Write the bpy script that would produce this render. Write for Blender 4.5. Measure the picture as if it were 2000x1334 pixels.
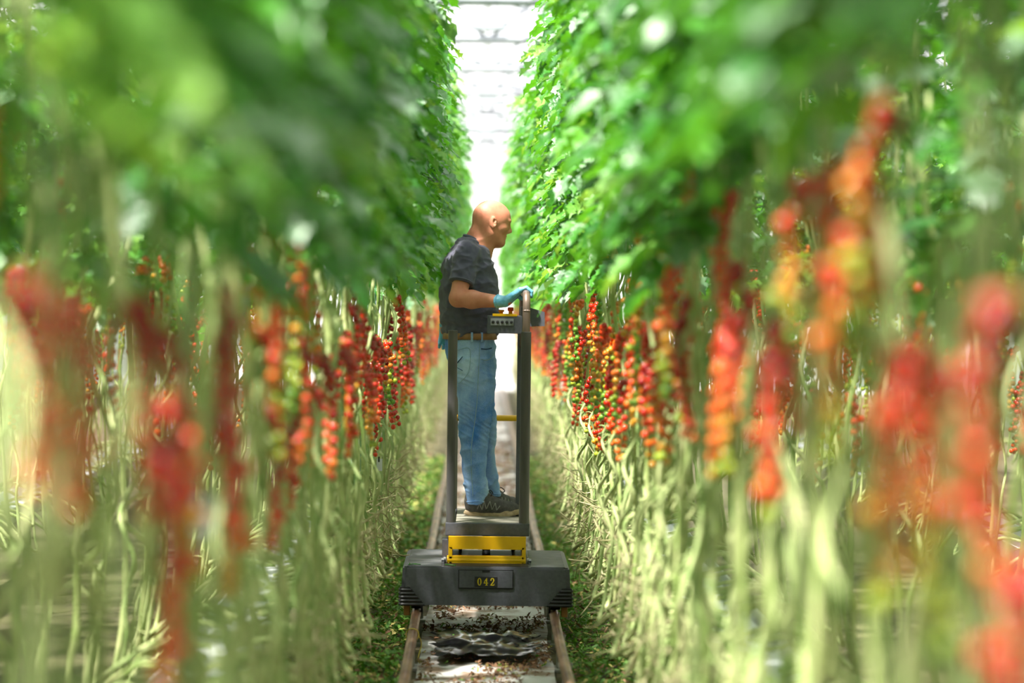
import bpy, bmesh, math, random
import numpy as np
from mathutils import Vector, Matrix, noise as mnoise

random.seed(7)
RNG = np.random.default_rng(7)
for o in list(bpy.data.objects):
    bpy.data.objects.remove(o, do_unlink=True)
scene = bpy.context.scene
COL = scene.collection
PI = math.pi
R = math.radians

# ------------------------------------------------------------------ camera
FPX = 5250.0
CAM = Vector((-0.04, 0.0, 1.86))
cam_d = bpy.data.cameras.new('camera')
cam = bpy.data.objects.new('camera', cam_d)
COL.objects.link(cam)
cam_d.sensor_width = 36.0
cam_d.lens = FPX * 36.0 / 2000.0
cam_d.clip_end = 400
CR = (Matrix.Rotation(-math.atan(60 / FPX), 3, 'Z') @ Matrix.Rotation(PI / 2 - math.atan(87 / FPX), 3, 'X')
      @ Matrix.Rotation(R(0.7), 3, 'Z'))
cam.matrix_world = Matrix.Translation(CAM) @ CR.to_4x4()
cam_d.dof.use_dof = True
cam_d.dof.focus_distance = 14.75
cam_d.dof.aperture_fstop = cam_d.lens / 70.0
scene.camera = cam


def W(px, py, Y):
    """the point at depth Y that the photograph shows at pixel px, py"""
    d = CR @ Vector(((px - 1000) / FPX, (667 - py) / FPX, -1.0))
    return CAM + d * ((Y - CAM.y) / d.y)


# ------------------------------------------------------------------ light
world = bpy.data.worlds.new('world')
scene.world = world
world.use_nodes = True
wn = world.node_tree.nodes
wn['Background'].inputs['Color'].default_value = (1.0, 0.955, 1.0, 1)
wn['Background'].inputs['Strength'].default_value = 1.55
sun_d = bpy.data.lights.new('sun', 'SUN')
sun = bpy.data.objects.new('sun', sun_d)
COL.objects.link(sun)
sun_d.energy = 11.5
sun_d.angle = R(3.0)
sun_d.color = (1.0, 0.96, 0.88)
sun.rotation_euler = Vector((0.275, 0.30, -0.86)).to_track_quat('-Z', 'Y').to_euler()
sun.location = (-6, -6, 15)
vs = scene.view_settings
vs.view_transform = 'Standard'
vs.look = 'None'
vs.exposure = 0.5
vs.gamma = 1.0
vs.use_curve_mapping = False
scene.cycles.max_bounces = 8
scene.cycles.transparent_max_bounces = 8
scene.cycles.caustics_reflective = False
scene.cycles.caustics_refractive = False


# ------------------------------------------------------------------ helpers
def lin(r, g=None, b=None):
    def f(c):
        c /= 255.0
        return c / 12.92 if c <= 0.04045 else ((c + 0.055) / 1.055) ** 2.4
    return (f(r), f(g), f(b), 1.0)


MATS = {}


def mat(name, c1, c2=None, scale=20.0, rough=0.5, spec=0.5, metal=0.0, bump=0.0, bscale=None, coat=0.0, trans=None,
        stretch=(1, 1, 1), rand=0.0, lo=0.35, hi=0.65, sheen=0.0, sss=0.0, tfac=0.3):
    if name in MATS:
        return MATS[name]
    m = bpy.data.materials.new(name)
    m.use_nodes = True
    nt = m.node_tree
    N, L = nt.nodes, nt.links
    b = N['Principled BSDF']
    out = N['Material Output']
    b.inputs['Roughness'].default_value = rough
    b.inputs['Specular IOR Level'].default_value = spec
    b.inputs['Metallic'].default_value = metal
    b.inputs['Coat Weight'].default_value = coat
    b.inputs['Coat Roughness'].default_value = 0.08
    if sheen:
        b.inputs['Sheen Weight'].default_value = sheen
    if sss:
        b.inputs['Subsurface Weight'].default_value = sss
        b.inputs['Subsurface Radius'].default_value = (0.012, 0.004, 0.002)
    col = None
    tc = N.new('ShaderNodeTexCoord')
    mp = N.new('ShaderNodeMapping')
    mp.inputs['Scale'].default_value = stretch
    L.new(tc.outputs['Object'], mp.inputs['Vector'])
    if c2 is not None:
        nz = N.new('ShaderNodeTexNoise')
        nz.inputs['Scale'].default_value = scale
        nz.inputs['Detail'].default_value = 5
        L.new(mp.outputs['Vector'], nz.inputs['Vector'])
        rp = N.new('ShaderNodeValToRGB')
        rp.color_ramp.elements[0].position = lo
        rp.color_ramp.elements[0].color = c1
        rp.color_ramp.elements[1].position = hi
        rp.color_ramp.elements[1].color = c2
        L.new(nz.outputs['Fac'], rp.inputs['Fac'])
        col = rp.outputs['Color']
    if rand:
        oi = N.new('ShaderNodeObjectInfo')
        hs = N.new('ShaderNodeHueSaturation')
        mr = N.new('ShaderNodeMapRange')
        mr.inputs['To Min'].default_value = 1 - rand
        mr.inputs['To Max'].default_value = 1 + rand
        L.new(oi.outputs['Random'], mr.inputs['Value'])
        L.new(mr.outputs['Result'], hs.inputs['Value'])
        mr2 = N.new('ShaderNodeMapRange')
        mr2.inputs['To Min'].default_value = 0.5 + rand * 0.05
        mr2.inputs['To Max'].default_value = 0.5 - rand * 0.05
        L.new(oi.outputs['Random'], mr2.inputs['Value'])
        L.new(mr2.outputs['Result'], hs.inputs['Hue'])
        if col is None:
            hs.inputs['Color'].default_value = c1
        else:
            L.new(col, hs.inputs['Color'])
        col = hs.outputs['Color']
    if col is None:
        b.inputs['Base Color'].default_value = c1
    else:
        L.new(col, b.inputs['Base Color'])
    if bump:
        nb = N.new('ShaderNodeTexNoise')
        nb.inputs['Scale'].default_value = bscale or scale
        nb.inputs['Detail'].default_value = 4
        L.new(mp.outputs['Vector'], nb.inputs['Vector'])
        bp = N.new('ShaderNodeBump')
        bp.inputs['Strength'].default_value = bump
        bp.inputs['Distance'].default_value = 0.01
        L.new(nb.outputs['Fac'], bp.inputs['Height'])
        L.new(bp.outputs['Normal'], b.inputs['Normal'])
    if trans is not None:
        t = N.new('ShaderNodeBsdfTranslucent')
        t.inputs['Color'].default_value = trans
        mx = N.new('ShaderNodeMixShader')
        mx.inputs['Fac'].default_value = tfac
        L.new(b.outputs['BSDF'], mx.inputs[1])
        L.new(t.outputs['BSDF'], mx.inputs[2])
        L.new(mx.outputs['Shader'], out.inputs['Surface'])
    MATS[name] = m
    return m


M_LEAF = mat('tomato leaf', lin(34, 98, 26), lin(78, 150, 44), 9, rough=0.36, spec=0.8, rand=0.32,
             trans=lin(110, 190, 34), tfac=0.3, bump=0.5, bscale=60)
M_LEAFY = mat('pale tomato leaf', lin(84, 150, 54), lin(140, 190, 80), 9, rough=0.5, spec=0.5, rand=0.2,
              trans=lin(170, 215, 70), tfac=0.34, bump=0.5, bscale=60)
M_LEAFGLARE = mat('glare-pale tomato leaf', lin(92, 136, 92), lin(146, 176, 140), 9, rough=0.32, spec=0.9, rand=0.2,
              trans=lin(130, 190, 70), tfac=0.2, bump=0.4, bscale=60)  # paler base colour paints the sky glare on glossy leaves
M_STEM = mat('tomato stem', lin(140, 168, 84), lin(214, 216, 156), 16, rough=0.55, stretch=(1, 1, 0.35), bump=0.6, bscale=70)
M_OLD = mat('old tomato stem', lin(128, 156, 84), lin(208, 212, 152), 14, rough=0.7, stretch=(1, 1, 0.35), bump=0.7, bscale=70)
M_STALK = mat('truss stalk', lin(110, 150, 50), lin(150, 178, 80), 40, rough=0.5)
TOM = [mat('tomato ' + n, lin(*c), lin(*d), 30, rough=0.16, spec=0.5, coat=0.4) for n, c, d in (
    ('deep red', (150, 16, 10), (176, 24, 12)), ('red', (196, 28, 12), (212, 42, 16)), ('scarlet', (222, 58, 20), (230, 74, 24)),
    ('orange', (232, 98, 24), (236, 120, 34)), ('amber', (228, 146, 40), (214, 160, 50)),
    ('lime', (168, 178, 46), (150, 172, 48)), ('green', (120, 164, 52), (100, 152, 46)))]
M_TWINE = mat('twine', lin(196, 206, 190), rough=0.7)
M_TWINE2 = mat('teal twine', lin(90, 170, 160), rough=0.7)


def mesh_np(name, V, F, mats=(), smooth=True, mi=None):
    me = bpy.data.meshes.new(name)
    me.from_pydata([tuple(map(float, v)) for v in V], [], [tuple(map(int, f)) for f in F])
    for m in mats:
        me.materials.append(m)
    if smooth:
        me.polygons.foreach_set('use_smooth', [True] * len(me.polygons))
    if mi is not None:
        me.polygons.foreach_set('material_index', list(map(int, mi)))
    me.update()
    return me


def link(name, me, parent=None, loc=None, rot=None, label=None, cat=None, group=None, kind=None):
    o = bpy.data.objects.new(name, me)
    COL.objects.link(o)
    if parent is not None:
        o.parent = parent
    if loc is not None:
        o.location = loc
    if rot is not None:
        o.rotation_euler = rot
    if label:
        o['label'] = label
    if cat:
        o['category'] = cat
    if group:
        o['group'] = group
    if kind:
        o['kind'] = kind
    return o


class MB:
    """collects geometry for one mesh"""

    def __init__(s):
        s.V, s.F, s.n, s.mi = [], [], 0, []

    def add(s, V, F, m=0):
        V = np.asarray(V, float)
        s.V.append(V)
        for f in F:
            s.F.append([i + s.n for i in f])
            s.mi.append(m)
        s.n += len(V)
        return s

    def tube(s, P, rad, k=6, m=0, cap=True):
        P = np.asarray(P, float)
        n = len(P)
        rad = np.broadcast_to(np.asarray(rad, float), (n,))
        T = np.gradient(P, axis=0)
        T /= np.linalg.norm(T, axis=1)[:, None] + 1e-12
        a = np.array([0, 0, 1.0]) if abs(T[0][2]) < 0.9 else np.array([1.0, 0, 0])
        u = np.cross(T[0], a)
        u /= np.linalg.norm(u)
        V = []
        ang = np.arange(k) * 2 * PI / k
        for i in range(n):
            u = u - T[i] * np.dot(u, T[i])
            u /= np.linalg.norm(u) + 1e-12
            w = np.cross(T[i], u)
            V.append(P[i] + rad[i] * (np.cos(ang)[:, None] * u + np.sin(ang)[:, None] * w))
        V = np.concatenate(V)
        F = [(i * k + j, i * k + (j + 1) % k, (i + 1) * k + (j + 1) % k, (i + 1) * k + j) for i in range(n - 1) for j in range(k)]
        if cap:
            F.append(tuple(range(k))[::-1])
            F.append(tuple((n - 1) * k + j for j in range(k)))
        return s.add(V, F, m)

    def box(s, lo, hi, m=0, bev=0.0, seg=2):
        bm = bmesh.new()
        bmesh.ops.create_cube(bm, size=1.0)
        lo, hi = Vector(lo), Vector(hi)
        c, d = (lo + hi) / 2, hi - lo
        for v in bm.verts:
            v.co = Vector((v.co.x * d.x, v.co.y * d.y, v.co.z * d.z)) + c
        if bev:
            bmesh.ops.bevel(bm, geom=list(bm.edges), offset=bev, segments=seg, affect='EDGES', profile=0.6)
        s.bm(bm, m)
        return s

    def bm(s, bm, m=0):
        bm.verts.index_update()
        s.add([v.co[:] for v in bm.verts], [[v.index for v in f.verts] for f in bm.faces], m)
        bm.free()
        return s

    def prism(s, poly, axis, a, b, m=0):
        """poly: 2-d outline (ccw), extruded along axis from a to b"""
        n = len(poly)

        def p3(p, t):
            return (t, p[0], p[1]) if axis == 'x' else ((p[0], t, p[1]) if axis == 'y' else (p[0], p[1], t))
        V = [p3(p, a) for p in poly] + [p3(p, b) for p in poly]
        F = [tuple(range(n))[::-1], tuple(range(n, 2 * n))] + [(i, (i + 1) % n, n + (i + 1) % n, n + i) for i in range(n)]
        if axis == 'y':
            F = [f[::-1] for f in F]
        return s.add(V, F, m)

    def sphere(s, c, r, nu=10, nv=7, m=0, sc=(1, 1, 1)):
        V = [(0, 0, 1)]
        for i in range(1, nv):
            t = PI * i / nv
            for j in range(nu):
                p = 2 * PI * j / nu
                V.append((math.sin(t) * math.cos(p), math.sin(t) * math.sin(p), math.cos(t)))
        V.append((0, 0, -1))
        F = [(0, 1 + j, 1 + (j + 1) % nu) for j in range(nu)]
        for i in range(nv - 2):
            for j in range(nu):
                a, b = 1 + i * nu, 1 + (i + 1) * nu
                F.append((a + j, b + j, b + (j + 1) % nu, a + (j + 1) % nu))
        e = 1 + (nv - 2) * nu
        F += [(e + j, len(V) - 1, e + (j + 1) % nu) for j in range(nu)]
        return s.add(np.array(V) * r * np.array(sc) + np.array(c), F, m)

    def arrays(s):
        return np.concatenate(s.V), s.F, s.mi

    def mesh(s, name, mats, smooth=True):
        if not isinstance(mats, (list, tuple)):
            mats = [mats]
        return mesh_np(name, np.concatenate(s.V), s.F, mats, smooth, s.mi)


def sharp(me, ang=35):
    me.set_sharp_from_angle(angle=R(ang))
    return me


def empty(name, loc, label, cat, group=None, rot=0.0):
    o = bpy.data.objects.new(name, None)
    COL.objects.link(o)
    o.location = loc
    o.rotation_euler = (0, 0, rot)
    o['label'] = label
    o['category'] = cat
    if group:
        o['group'] = group
    o.empty_display_size = 0.1
    return o


def spline(P, n):
    """Catmull-Rom through P, n samples"""
    P = np.asarray(P, float)
    Q = np.vstack([2 * P[0] - P[1], P, 2 * P[-1] - P[-2]])
    t = np.linspace(0, len(P) - 1, n)
    i = np.minimum(t.astype(int), len(P) - 2)
    u = (t - i)[:, None]
    a, b, c, d = Q[i], Q[i + 1], Q[i + 2], Q[i + 3]
    return 0.5 * ((2 * b) + (c - a) * u + (2 * a - 5 * b + 4 * c - d) * u ** 2 + (3 * b - a - 3 * c + d) * u ** 3)


# ------------------------------------------------------------------ the greenhouse
Y0, Y1 = -3.0, 64.0
M_GROUND = mat('soil and film', lin(70, 62, 44), lin(96, 92, 60), 3.0, rough=0.9, bump=0.8, bscale=25)
M_SHEET = mat('white ground sheet', lin(140, 116, 96), lin(208, 206, 204), 6.0, lo=0.38, hi=0.58, rough=0.55, bump=0.3, bscale=14)
M_STEELW = mat('white painted steel', lin(226, 230, 234), lin(240, 242, 244), 4, rough=0.4)
M_GREYB = mat('grey band', lin(170, 178, 186), lin(186, 192, 198), 3, rough=0.5)
M_WALLW = mat('white wall panel', lin(236, 238, 240), lin(248, 248, 250), 1.5, rough=0.6)

fl = MB()
fl.add([(-8, Y0, 0), (8, Y0, 0), (8, Y1, 0), (-8, Y1, 0)], [(0, 1, 2, 3)])
floor = link('floor', fl.mesh('floor', M_GROUND, False), label='dark soil floor of the greenhouse under the crop rows', kind='structure')
# crumpled sheet between the rails: a wavy strip with lapped joints
nx, ny = 13, 700
xs = np.linspace(-0.335, 0.335, nx)
ys = np.linspace(2, 63.5, ny)
V = []
for j, y in enumerate(ys):
    for i, x in enumerate(xs):
        z = 0.012 + 0.02 * mnoise.noise(Vector((x * 3.0, y * 2.2, 0))) + 0.012 * mnoise.noise(Vector((x * 9, y * 6, 4)))
        z += 0.025 * max(0, mnoise.noise(Vector((x * 0.8, y * 1.3, 9)))) + 0.02
        V.append((x + 0.02 * mnoise.noise(Vector((y * 1.5, i * 0.3, 2))), y, z))
F = [(j * nx + i, j * nx + i + 1, (j + 1) * nx + i + 1, (j + 1) * nx + i) for j in range(ny - 1) for i in range(nx - 1)]
sheet = link('ground_sheet', mesh_np('ground_sheet', V, F, [M_SHEET]), floor, label='white plastic film with creases between the rails')
# concrete path and end wall
M_CONC = mat('pale concrete', lin(206, 206, 204), lin(222, 222, 220), 6, rough=0.7)
link('concrete_path', MB().box((-8, 53.5, 0.0), (8, Y1, 0.03)).mesh('concrete_path', M_CONC, False), floor)
wb = link('wall_back', MB().box((-8, Y1, 0), (8, Y1 + 0.1, 4.6)).mesh('wall_back', M_WALLW, False),
          label='white end wall of the greenhouse far behind the worker', kind='structure')
pm = MB().box((-0.98, -0.03, 0), (0.98, 0, 4.35), bev=0.01).mesh('wall_panel', M_WALLW, False)
for i in range(8):
    link('panel', pm, wb, (-7 + 2 * i, Y1 - 0.002, 0.1))
link('band', MB().box((-8, Y1 - 0.12, 4.55), (8, Y1 - 0.02, 4.95), bev=0.01).mesh('band', M_GREYB, False), wb)
link('vent_box', MB().box((-0.35, Y1 - 0.5, 4.62), (0.28, Y1 - 0.14, 4.9), bev=0.02).mesh('vent_box', M_STEELW, False), wb)
for z in (5.15, 5.6):
    link('crossbar', MB().box((-8, Y1 - 0.08, z), (8, Y1, z + 0.07)).mesh('crossbar', M_STEELW, False), wb)
mull = MB().box((-0.03, -0.08, 4.6), (0.03, 0, 6.0)).mesh('mullion', M_STEELW, False)
for i in range(-6, 7):
    link('mullion', mull, wb, (i * 0.9, Y1, 0))

M_SIDE = mat('unseen wall cladding', lin(150, 160, 150), lin(168, 176, 168), 2, rough=0.6)  # unseen side and front walls, added to block low sky light
for nm, lo_, hi_, txt in (('wall_left', (-8.1, Y0, 0), (-8, Y1, 5.3), 'side wall beyond the shaded rows'), ('wall_right', (8, Y0, 0), (8.1, Y1, 5.3), 'side wall beyond the sunlit rows'),
                     ('wall_front', (-8, Y0 - 0.1, 0), (8, Y0, 5.3), 'end wall behind the camera')):
    link(nm, MB().box(lo_, hi_).mesh(nm, M_SIDE, False), label='unseen pale grey clad ' + txt, kind='structure')

# glass roof: ridges along the aisle, gutters at x = -6, -2, 2, 6
m = bpy.data.materials.new('roof glass')
m.use_nodes = True
nt = m.node_tree
nt.nodes.remove(nt.nodes['Principled BSDF'])
tr = nt.nodes.new('ShaderNodeBsdfTransparent')
tr.inputs['Color'].default_value = (0.97, 0.98, 0.98, 1)
df = nt.nodes.new('ShaderNodeBsdfTranslucent')
df.inputs['Color'].default_value = (0.9, 0.93, 0.95, 1)
mx = nt.nodes.new('ShaderNodeMixShader')
mx.inputs['Fac'].default_value = 0.06
nt.links.new(tr.outputs[0], mx.inputs[1])
nt.links.new(df.outputs[0], mx.inputs[2])
nt.links.new(mx.outputs[0], nt.nodes['Material Output'].inputs['Surface'])
M_GLASS = m
GUT, RID = 5.35, 6.2
ceil = link('ceiling', MB().box((-8, Y0, RID - 0.03), (8, Y0 + 0.06, RID + 0.03)).mesh('ridge_end', M_STEELW, False),
            label='glass roof of the greenhouse on white steel trusses', kind='structure')
pane_w = 1.25
sl = math.hypot(2.0, RID - GUT)
slope = math.atan2(RID - GUT, 2.0)
pane = MB().add([(0, 0.012, 0), (sl, 0.012, 0), (sl, pane_w - 0.012, 0), (0, pane_w - 0.012, 0)], [(0, 1, 2, 3)]).mesh('pane', M_GLASS, False)
bar = MB().box((0, -0.015, -0.04), (sl, 0.015, 0.01)).mesh('glazing_bar', M_STEELW, False)
for sx in (-4, 0, 4):
    for sgn in (-1, 1):
        if abs(sx) == 4 and sx * sgn > 0:
            continue
        x0 = sx - 2 if sgn == 1 else sx + 2
        n = int((Y1 - Y0) / pane_w) + 1
        for j in range(n):
            y = Y0 + j * pane_w
            rot = (0, -slope, 0) if sgn == 1 else (0, -slope, PI)
            oy = y if sgn == 1 else y + pane_w
            if y + pane_w < Y1 + 0.1:
                link('pane', pane, ceil, (x0, oy, GUT), rot)
            if j % 2 == 0:
                link('glazing_bar', bar, ceil, (x0, y, GUT), rot)
for x in (-2, 2):
    link('roof_gutter', MB().box((x - 0.09, Y0, GUT - 0.14), (x + 0.09, Y1, GUT), bev=0.01).mesh('roof_gutter', M_STEELW, False), ceil)
link('ridge', MB().box((-0.04, Y0, RID - 0.05), (0.04, Y1, RID + 0.03)).mesh('ridge', M_STEELW, False), ceil)
# lattice trusses across the aisle every 4 m
tb = MB()
tb.tube([(-8, 0, 4.76), (8, 0, 4.76)], 0.05, 6)
tb.tube([(-8, 0, 5.18), (8, 0, 5.18)], 0.045, 6)
for i in range(16):
    x = -8 + i
    tb.tube([(x, 0, 4.76), (x + 0.5, 0, 5.18)], 0.022, 5)
    tb.tube([(x + 0.5, 0, 5.18), (x + 1, 0, 4.76)], 0.022, 5)
for x in (-2, 2):
    tb.tube([(x, 0, 5.18), (x, 0, GUT)], 0.03, 5)
tb.tube([(-2, 0, GUT), (0, 0, RID - 0.03), (2, 0, GUT)], 0.035, 5)
tm = tb.mesh('roof_truss', mat('galvanised truss', lin(150, 156, 164), lin(170, 174, 180), 6, rough=0.45))
for j in range(16):
    link('roof_truss', tm, ceil, (0, 2.4 + 4 * j, 0))
# a screen and lamp box hanging under some trusses in the middle
hb = MB().box((-0.16, -0.08, 4.86), (0.16, 0.08, 5.08), bev=0.015).mesh('lamp_housing', M_GREYB, False)
for j in (7, 10, 12):
    link('lamp_housing', hb, ceil, (0.02, 2.4 + 4 * j, 0))

# ------------------------------------------------------------------ pipe rails
M_RAIL = mat('worn rusty pipe', lin(104, 62, 40), lin(178, 138, 110), 7, rough=0.32, metal=0.35, stretch=(3, 0.5, 3), bump=0.2, bscale=40)
M_RSUP = mat('galvanised support', lin(150, 150, 146), lin(178, 178, 172), 12, rough=0.5, metal=0.3)
GA = 0.365
RT = 0.20


def rail(sx, label):
    e = empty('pipe_rail', (sx * GA, 2.0, 0), label, 'rail', 'pipe rails of the aisle')
    p = [(0.004 * math.sin(y * 0.9 + sx), y, RT - 0.0255 + 0.003 * math.sin(y * 1.7)) for y in np.arange(0, 58.1, 0.5)]
    link('pipe', MB().tube(p, 0.0255, 14).mesh('pipe', M_RAIL), e)
    b = MB()
    b.box((-0.012, -0.03, 0.015), (0.012, 0.03, RT - 0.045), bev=0.003)
    b.box((-0.05, -0.09, 0.0), (0.05, 0.09, 0.016), bev=0.003)
    b.tube([(-0.028, 0, RT - 0.02), (-0.026, 0, RT - 0.045), (0, 0, RT - 0.057), (0.026, 0, RT - 0.045), (0.028, 0, RT - 0.02)], 0.006, 5)
    sm = sharp(b.mesh('rail_support', M_RSUP))
    for j in range(56):
        link('support', sm, e, (0, 0.35 + j * 1.0 + 0.04 * math.sin(j * 3.1), 0))
    cl = MB().tube([(0.03 * math.cos(t), 0.0, 0.03 * math.sin(t)) for t in np.linspace(0, 2 * PI, 13)], 0.0035, 5)
    cm = cl.mesh('joint_clip', M_RSUP)
    for j in range(6):
        link('joint_clip', cm, e, (0, 3.0 + j * 6.1, RT - 0.0255))
    return e


rail(-1, 'rust-brown steel pipe rail on the side of the shaded crop row')
rail(1, 'rust-brown steel pipe rail on the side of the sunlit crop row')
M_TIE = mat('yellow string', lin(206, 186, 84), lin(190, 160, 60), 20, rough=0.6)
t = np.linspace(0, 2 * PI, 15)
b = MB().tube(np.c_[0.031 * np.cos(t), 0.01 * np.sin(3 * t), 0.031 * np.sin(t)], 0.0032, 5)
b.tube(spline([(0.03, 0, 0), (0.045, 0.01, -0.05), (0.03, -0.03, -0.12), (0.06, -0.07, -0.15)], 14), 0.003, 5)
link('string_loop', b.mesh('string_loop', M_TIE), None, (-GA, 13.35, RT - 0.0255),
     label='yellow string looped round the pipe rail in front of the trolley', cat='string')

# ------------------------------------------------------------------ gutters and slabs
M_GUTTER = mat('growing gutter', lin(196, 202, 206), lin(214, 218, 222), 5, rough=0.4)
M_SLAB = mat('white slab wrap', lin(210, 214, 220), lin(232, 234, 238), 6, rough=0.35, bump=0.6, bscale=16)
ROWNAME = {-1: 'shaded', 1: 'sunlit'}
for s in (-1, 1):
    g = MB()
    x = s * 1.02
    prof = [(-0.15, 0.10), (-0.13, 0.0), (0.13, 0.0), (0.15, 0.10), (0.14, 0.10), (0.12, 0.012), (-0.12, 0.012), (-0.14, 0.10)]
    g.prism(prof, 'y', 3.0, 52.5)
    go = empty('growing_gutter', (x, 0, 0.42), 'white steel growing gutter hidden behind the stems of the %s row' % ROWNAME[s], 'gutter')
    link('trough', sharp(g.mesh('trough', M_GUTTER, False)), go)
    leg = MB().box((-0.02, -0.02, -0.42), (0.02, 0.02, 0.0), bev=0.003).box((-0.16, -0.02, -0.03), (0.16, 0.02, -0.001), bev=0.003).mesh('bracket', M_RSUP, False)
    for j in range(20):
        link('bracket', leg, go, (0, 3.4 + j * 2.5, 0))
    sm = MB().box((-0.10, -0.49, 0.0), (0.10, 0.49, 0.085), bev=0.025, seg=3).mesh('slab', M_SLAB)
    for j in range(14):
        link('substrate_slab', sm, None, (x, 3.8 + j * 1.02, 0.434), (0, 0, 0.01 * math.sin(j * 4)),
             label='white plastic wrapped substrate slab in the gutter of the %s row' % ROWNAME[s], cat='slab',
             group='substrate slabs of the %s row' % ROWNAME[s])

for s in (-1, 1):
    g = MB().prism(prof, 'y', 12.5, 29)
    go = empty('growing_gutter', (s * 3.06, 0, 0.42), 'white steel growing gutter of the next double row beyond the %s row' % ROWNAME[s], 'gutter')
    link('trough', sharp(g.mesh('trough', M_GUTTER, False)), go)
    for j in range(7):
        link('bracket', leg, go, (0, 13 + j * 2.5, 0))
# ------------------------------------------------------------------ tomato plants


def leaflet(L, Wd, fold, curl, rng, n=8):
    """leaflet along +x, lies in xy; returns V, F"""
    s = np.linspace(0, 1, n)
    w = 0.5 * Wd * np.sin(PI * s ** 0.75) ** 0.8
    w = w * (1 + 0.28 * np.where(np.arange(n) % 2 == 0, -1, 1)) * (0.9 + 0.2 * rng.random(n))
    w[0] = 0.003
    w[-1] = 0.0008
    z = -curl * L * s ** 2
    x = L * s
    V = []
    for i in range(n):
        dz = w[i] * fold
        tip = 0.10 * Wd if i % 2 else 0
        V += [(x[i] + tip, w[i], z[i] + dz + 0.006 * rng.standard_normal()), (x[i], 0, z[i]), (x[i] + tip, -w[i], z[i] + dz + 0.006 * rng.standard_normal())]
    F = []
    for i in range(n - 1):
        a = 3 * i
        F += [(a + 1, a + 4, a + 3, a), (a + 2, a + 5, a + 4, a + 1)]
    return np.array(V), F


def rot_m(rx, ry, rz):
    return np.array((Matrix.Rotation(rz, 3, 'Z') @ Matrix.Rotation(ry, 3, 'Y') @ Matrix.Rotation(rx, 3, 'X')))


def make_leaf(seed, L=0.36):
    rng = np.random.default_rng(seed)
    b = MB()
    up = rng.uniform(0.05, 0.40)
    n = 9
    s = np.linspace(0, 1, n)
    ang = up - (0.75 + 0.5 * rng.random()) * s ** 1.2
    P = np.zeros((n, 3))
    side = rng.uniform(-0.25, 0.25)
    for i in range(1, n):
        d = L / (n - 1)
        P[i] = P[i - 1] + d * np.array([math.cos(ang[i]) * math.cos(side * s[i]), math.sin(side * s[i]), math.sin(ang[i])])
    b.tube(P, np.linspace(0.0045, 0.0015, n), 5)
    spots = []
    for f, sz in ((0.32, 0.78), (0.50, 1.0), (0.67, 1.0), (0.84, 0.9)):
        for sg in (-1, 1):
            spots.append((f + rng.uniform(-0.03, 0.03), sg, sz))
    for f in (0.28, 0.47, 0.69):
        for sg in (-1, 1):
            if rng.random() < 0.6:
                spots.append((f, sg, 0.38))
    spots.append((1.0, 0, 1.15))
    for f, sg, sz in spots:
        i = min(int(f * (n - 1)), n - 2)
        u = f * (n - 1) - i
        p = P[i] * (1 - u) + P[i + 1] * u
        l = 0.112 * sz * rng.uniform(0.85, 1.15)
        V, F = leaflet(l, l * rng.uniform(0.50, 0.66), rng.uniform(0.0, 0.45), rng.uniform(0.1, 0.5), rng)
        tilt = -ang[i] * 0.7 + rng.uniform(-0.15, 0.35)
        yaw = sg * rng.uniform(0.75, 1.25)
        roll = -sg * rng.uniform(0.0, 0.45)
        V = V @ rot_m(roll, tilt, yaw).T + p
        b.add(V, F, 0)
    return b


LEAVES = [make_leaf(100 + i, 0.30 + 0.02 * (i % 4)) for i in range(9)]
LEAF_ARR = [b.arrays() for b in LEAVES]
LREACH = [a[0][:, 0].max() for a in LEAF_ARR]
LREACH += [LREACH[i] for i in (0, 3, 5, 1, 2, 4, 6)]
LIM = 0.45
LEAF_ME = [b.mesh('leaf', M_LEAF) for b in LEAVES] + [LEAVES[i].mesh('leaf', M_LEAFY) for i in (0, 3, 5)] + [LEAVES[i].mesh('leaf', M_LEAFGLARE) for i in (1, 2, 4, 6)]


def wavy(p0, p1, n, amp, seed, freq=3.0):
    s = np.linspace(0, 1, n)
    P = np.outer(1 - s, p0) + np.outer(s, p1)
    for k in range(n):
        e = min(1, 4 * s[k], 4 * (1 - s[k]))
        q = Vector((seed * 7.3, s[k] * freq, 0.5))
        P[k, 0] += amp * 0.6 * e * mnoise.noise(q) * 1.6
        P[k, 1] += amp * e * mnoise.noise(q + Vector((0, 0, 20))) * 1.6
    return P


def stem_variant(seed):
    """main stem: out of the gutter, down over its edge, then up to the wire"""
    rng = np.random.default_rng(seed)
    zb = rng.uniform(0.34, 0.5)
    y0 = rng.uniform(-0.4, 0.4)
    low = spline([(-0.33, y0, 0.52), (-0.16, y0 * 0.8, 0.57), (0.0, y0 * 0.6, zb + 0.04), (0.05, y0 * 0.3, zb), (0.04, y0 * 0.12, zb + 0.10), (0.02, 0.0, zb + 0.3)], 22)
    up = wavy((0.02, 0, zb + 0.3), (rng.uniform(-0.03, 0.03), 0, 3.65), 60, 0.085, seed, 6.5)
    P = np.vstack([low, up[1:]])
    r = np.interp(P[:, 2], [0.3, 1.5, 3.2, 3.65], [0.0105, 0.0095, 0.007, 0.003])
    nod = 1 + 0.22 * (np.sin(np.arange(len(P)) * 1.9 + seed) > 0.75)
    b = MB().tube(P, r * nod, 7)
    for k in range(7):
        i = rng.integers(20, 42)
        a = rng.uniform(0, 2 * PI)
        d = np.array([math.cos(a), math.sin(a), rng.uniform(-0.4, 0.5)]) * rng.uniform(0.015, 0.04)
        b.tube([P[i], P[i] + d * 0.6, P[i] + d], [0.004, 0.003, 0.002], 5)
    return b, P


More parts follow.
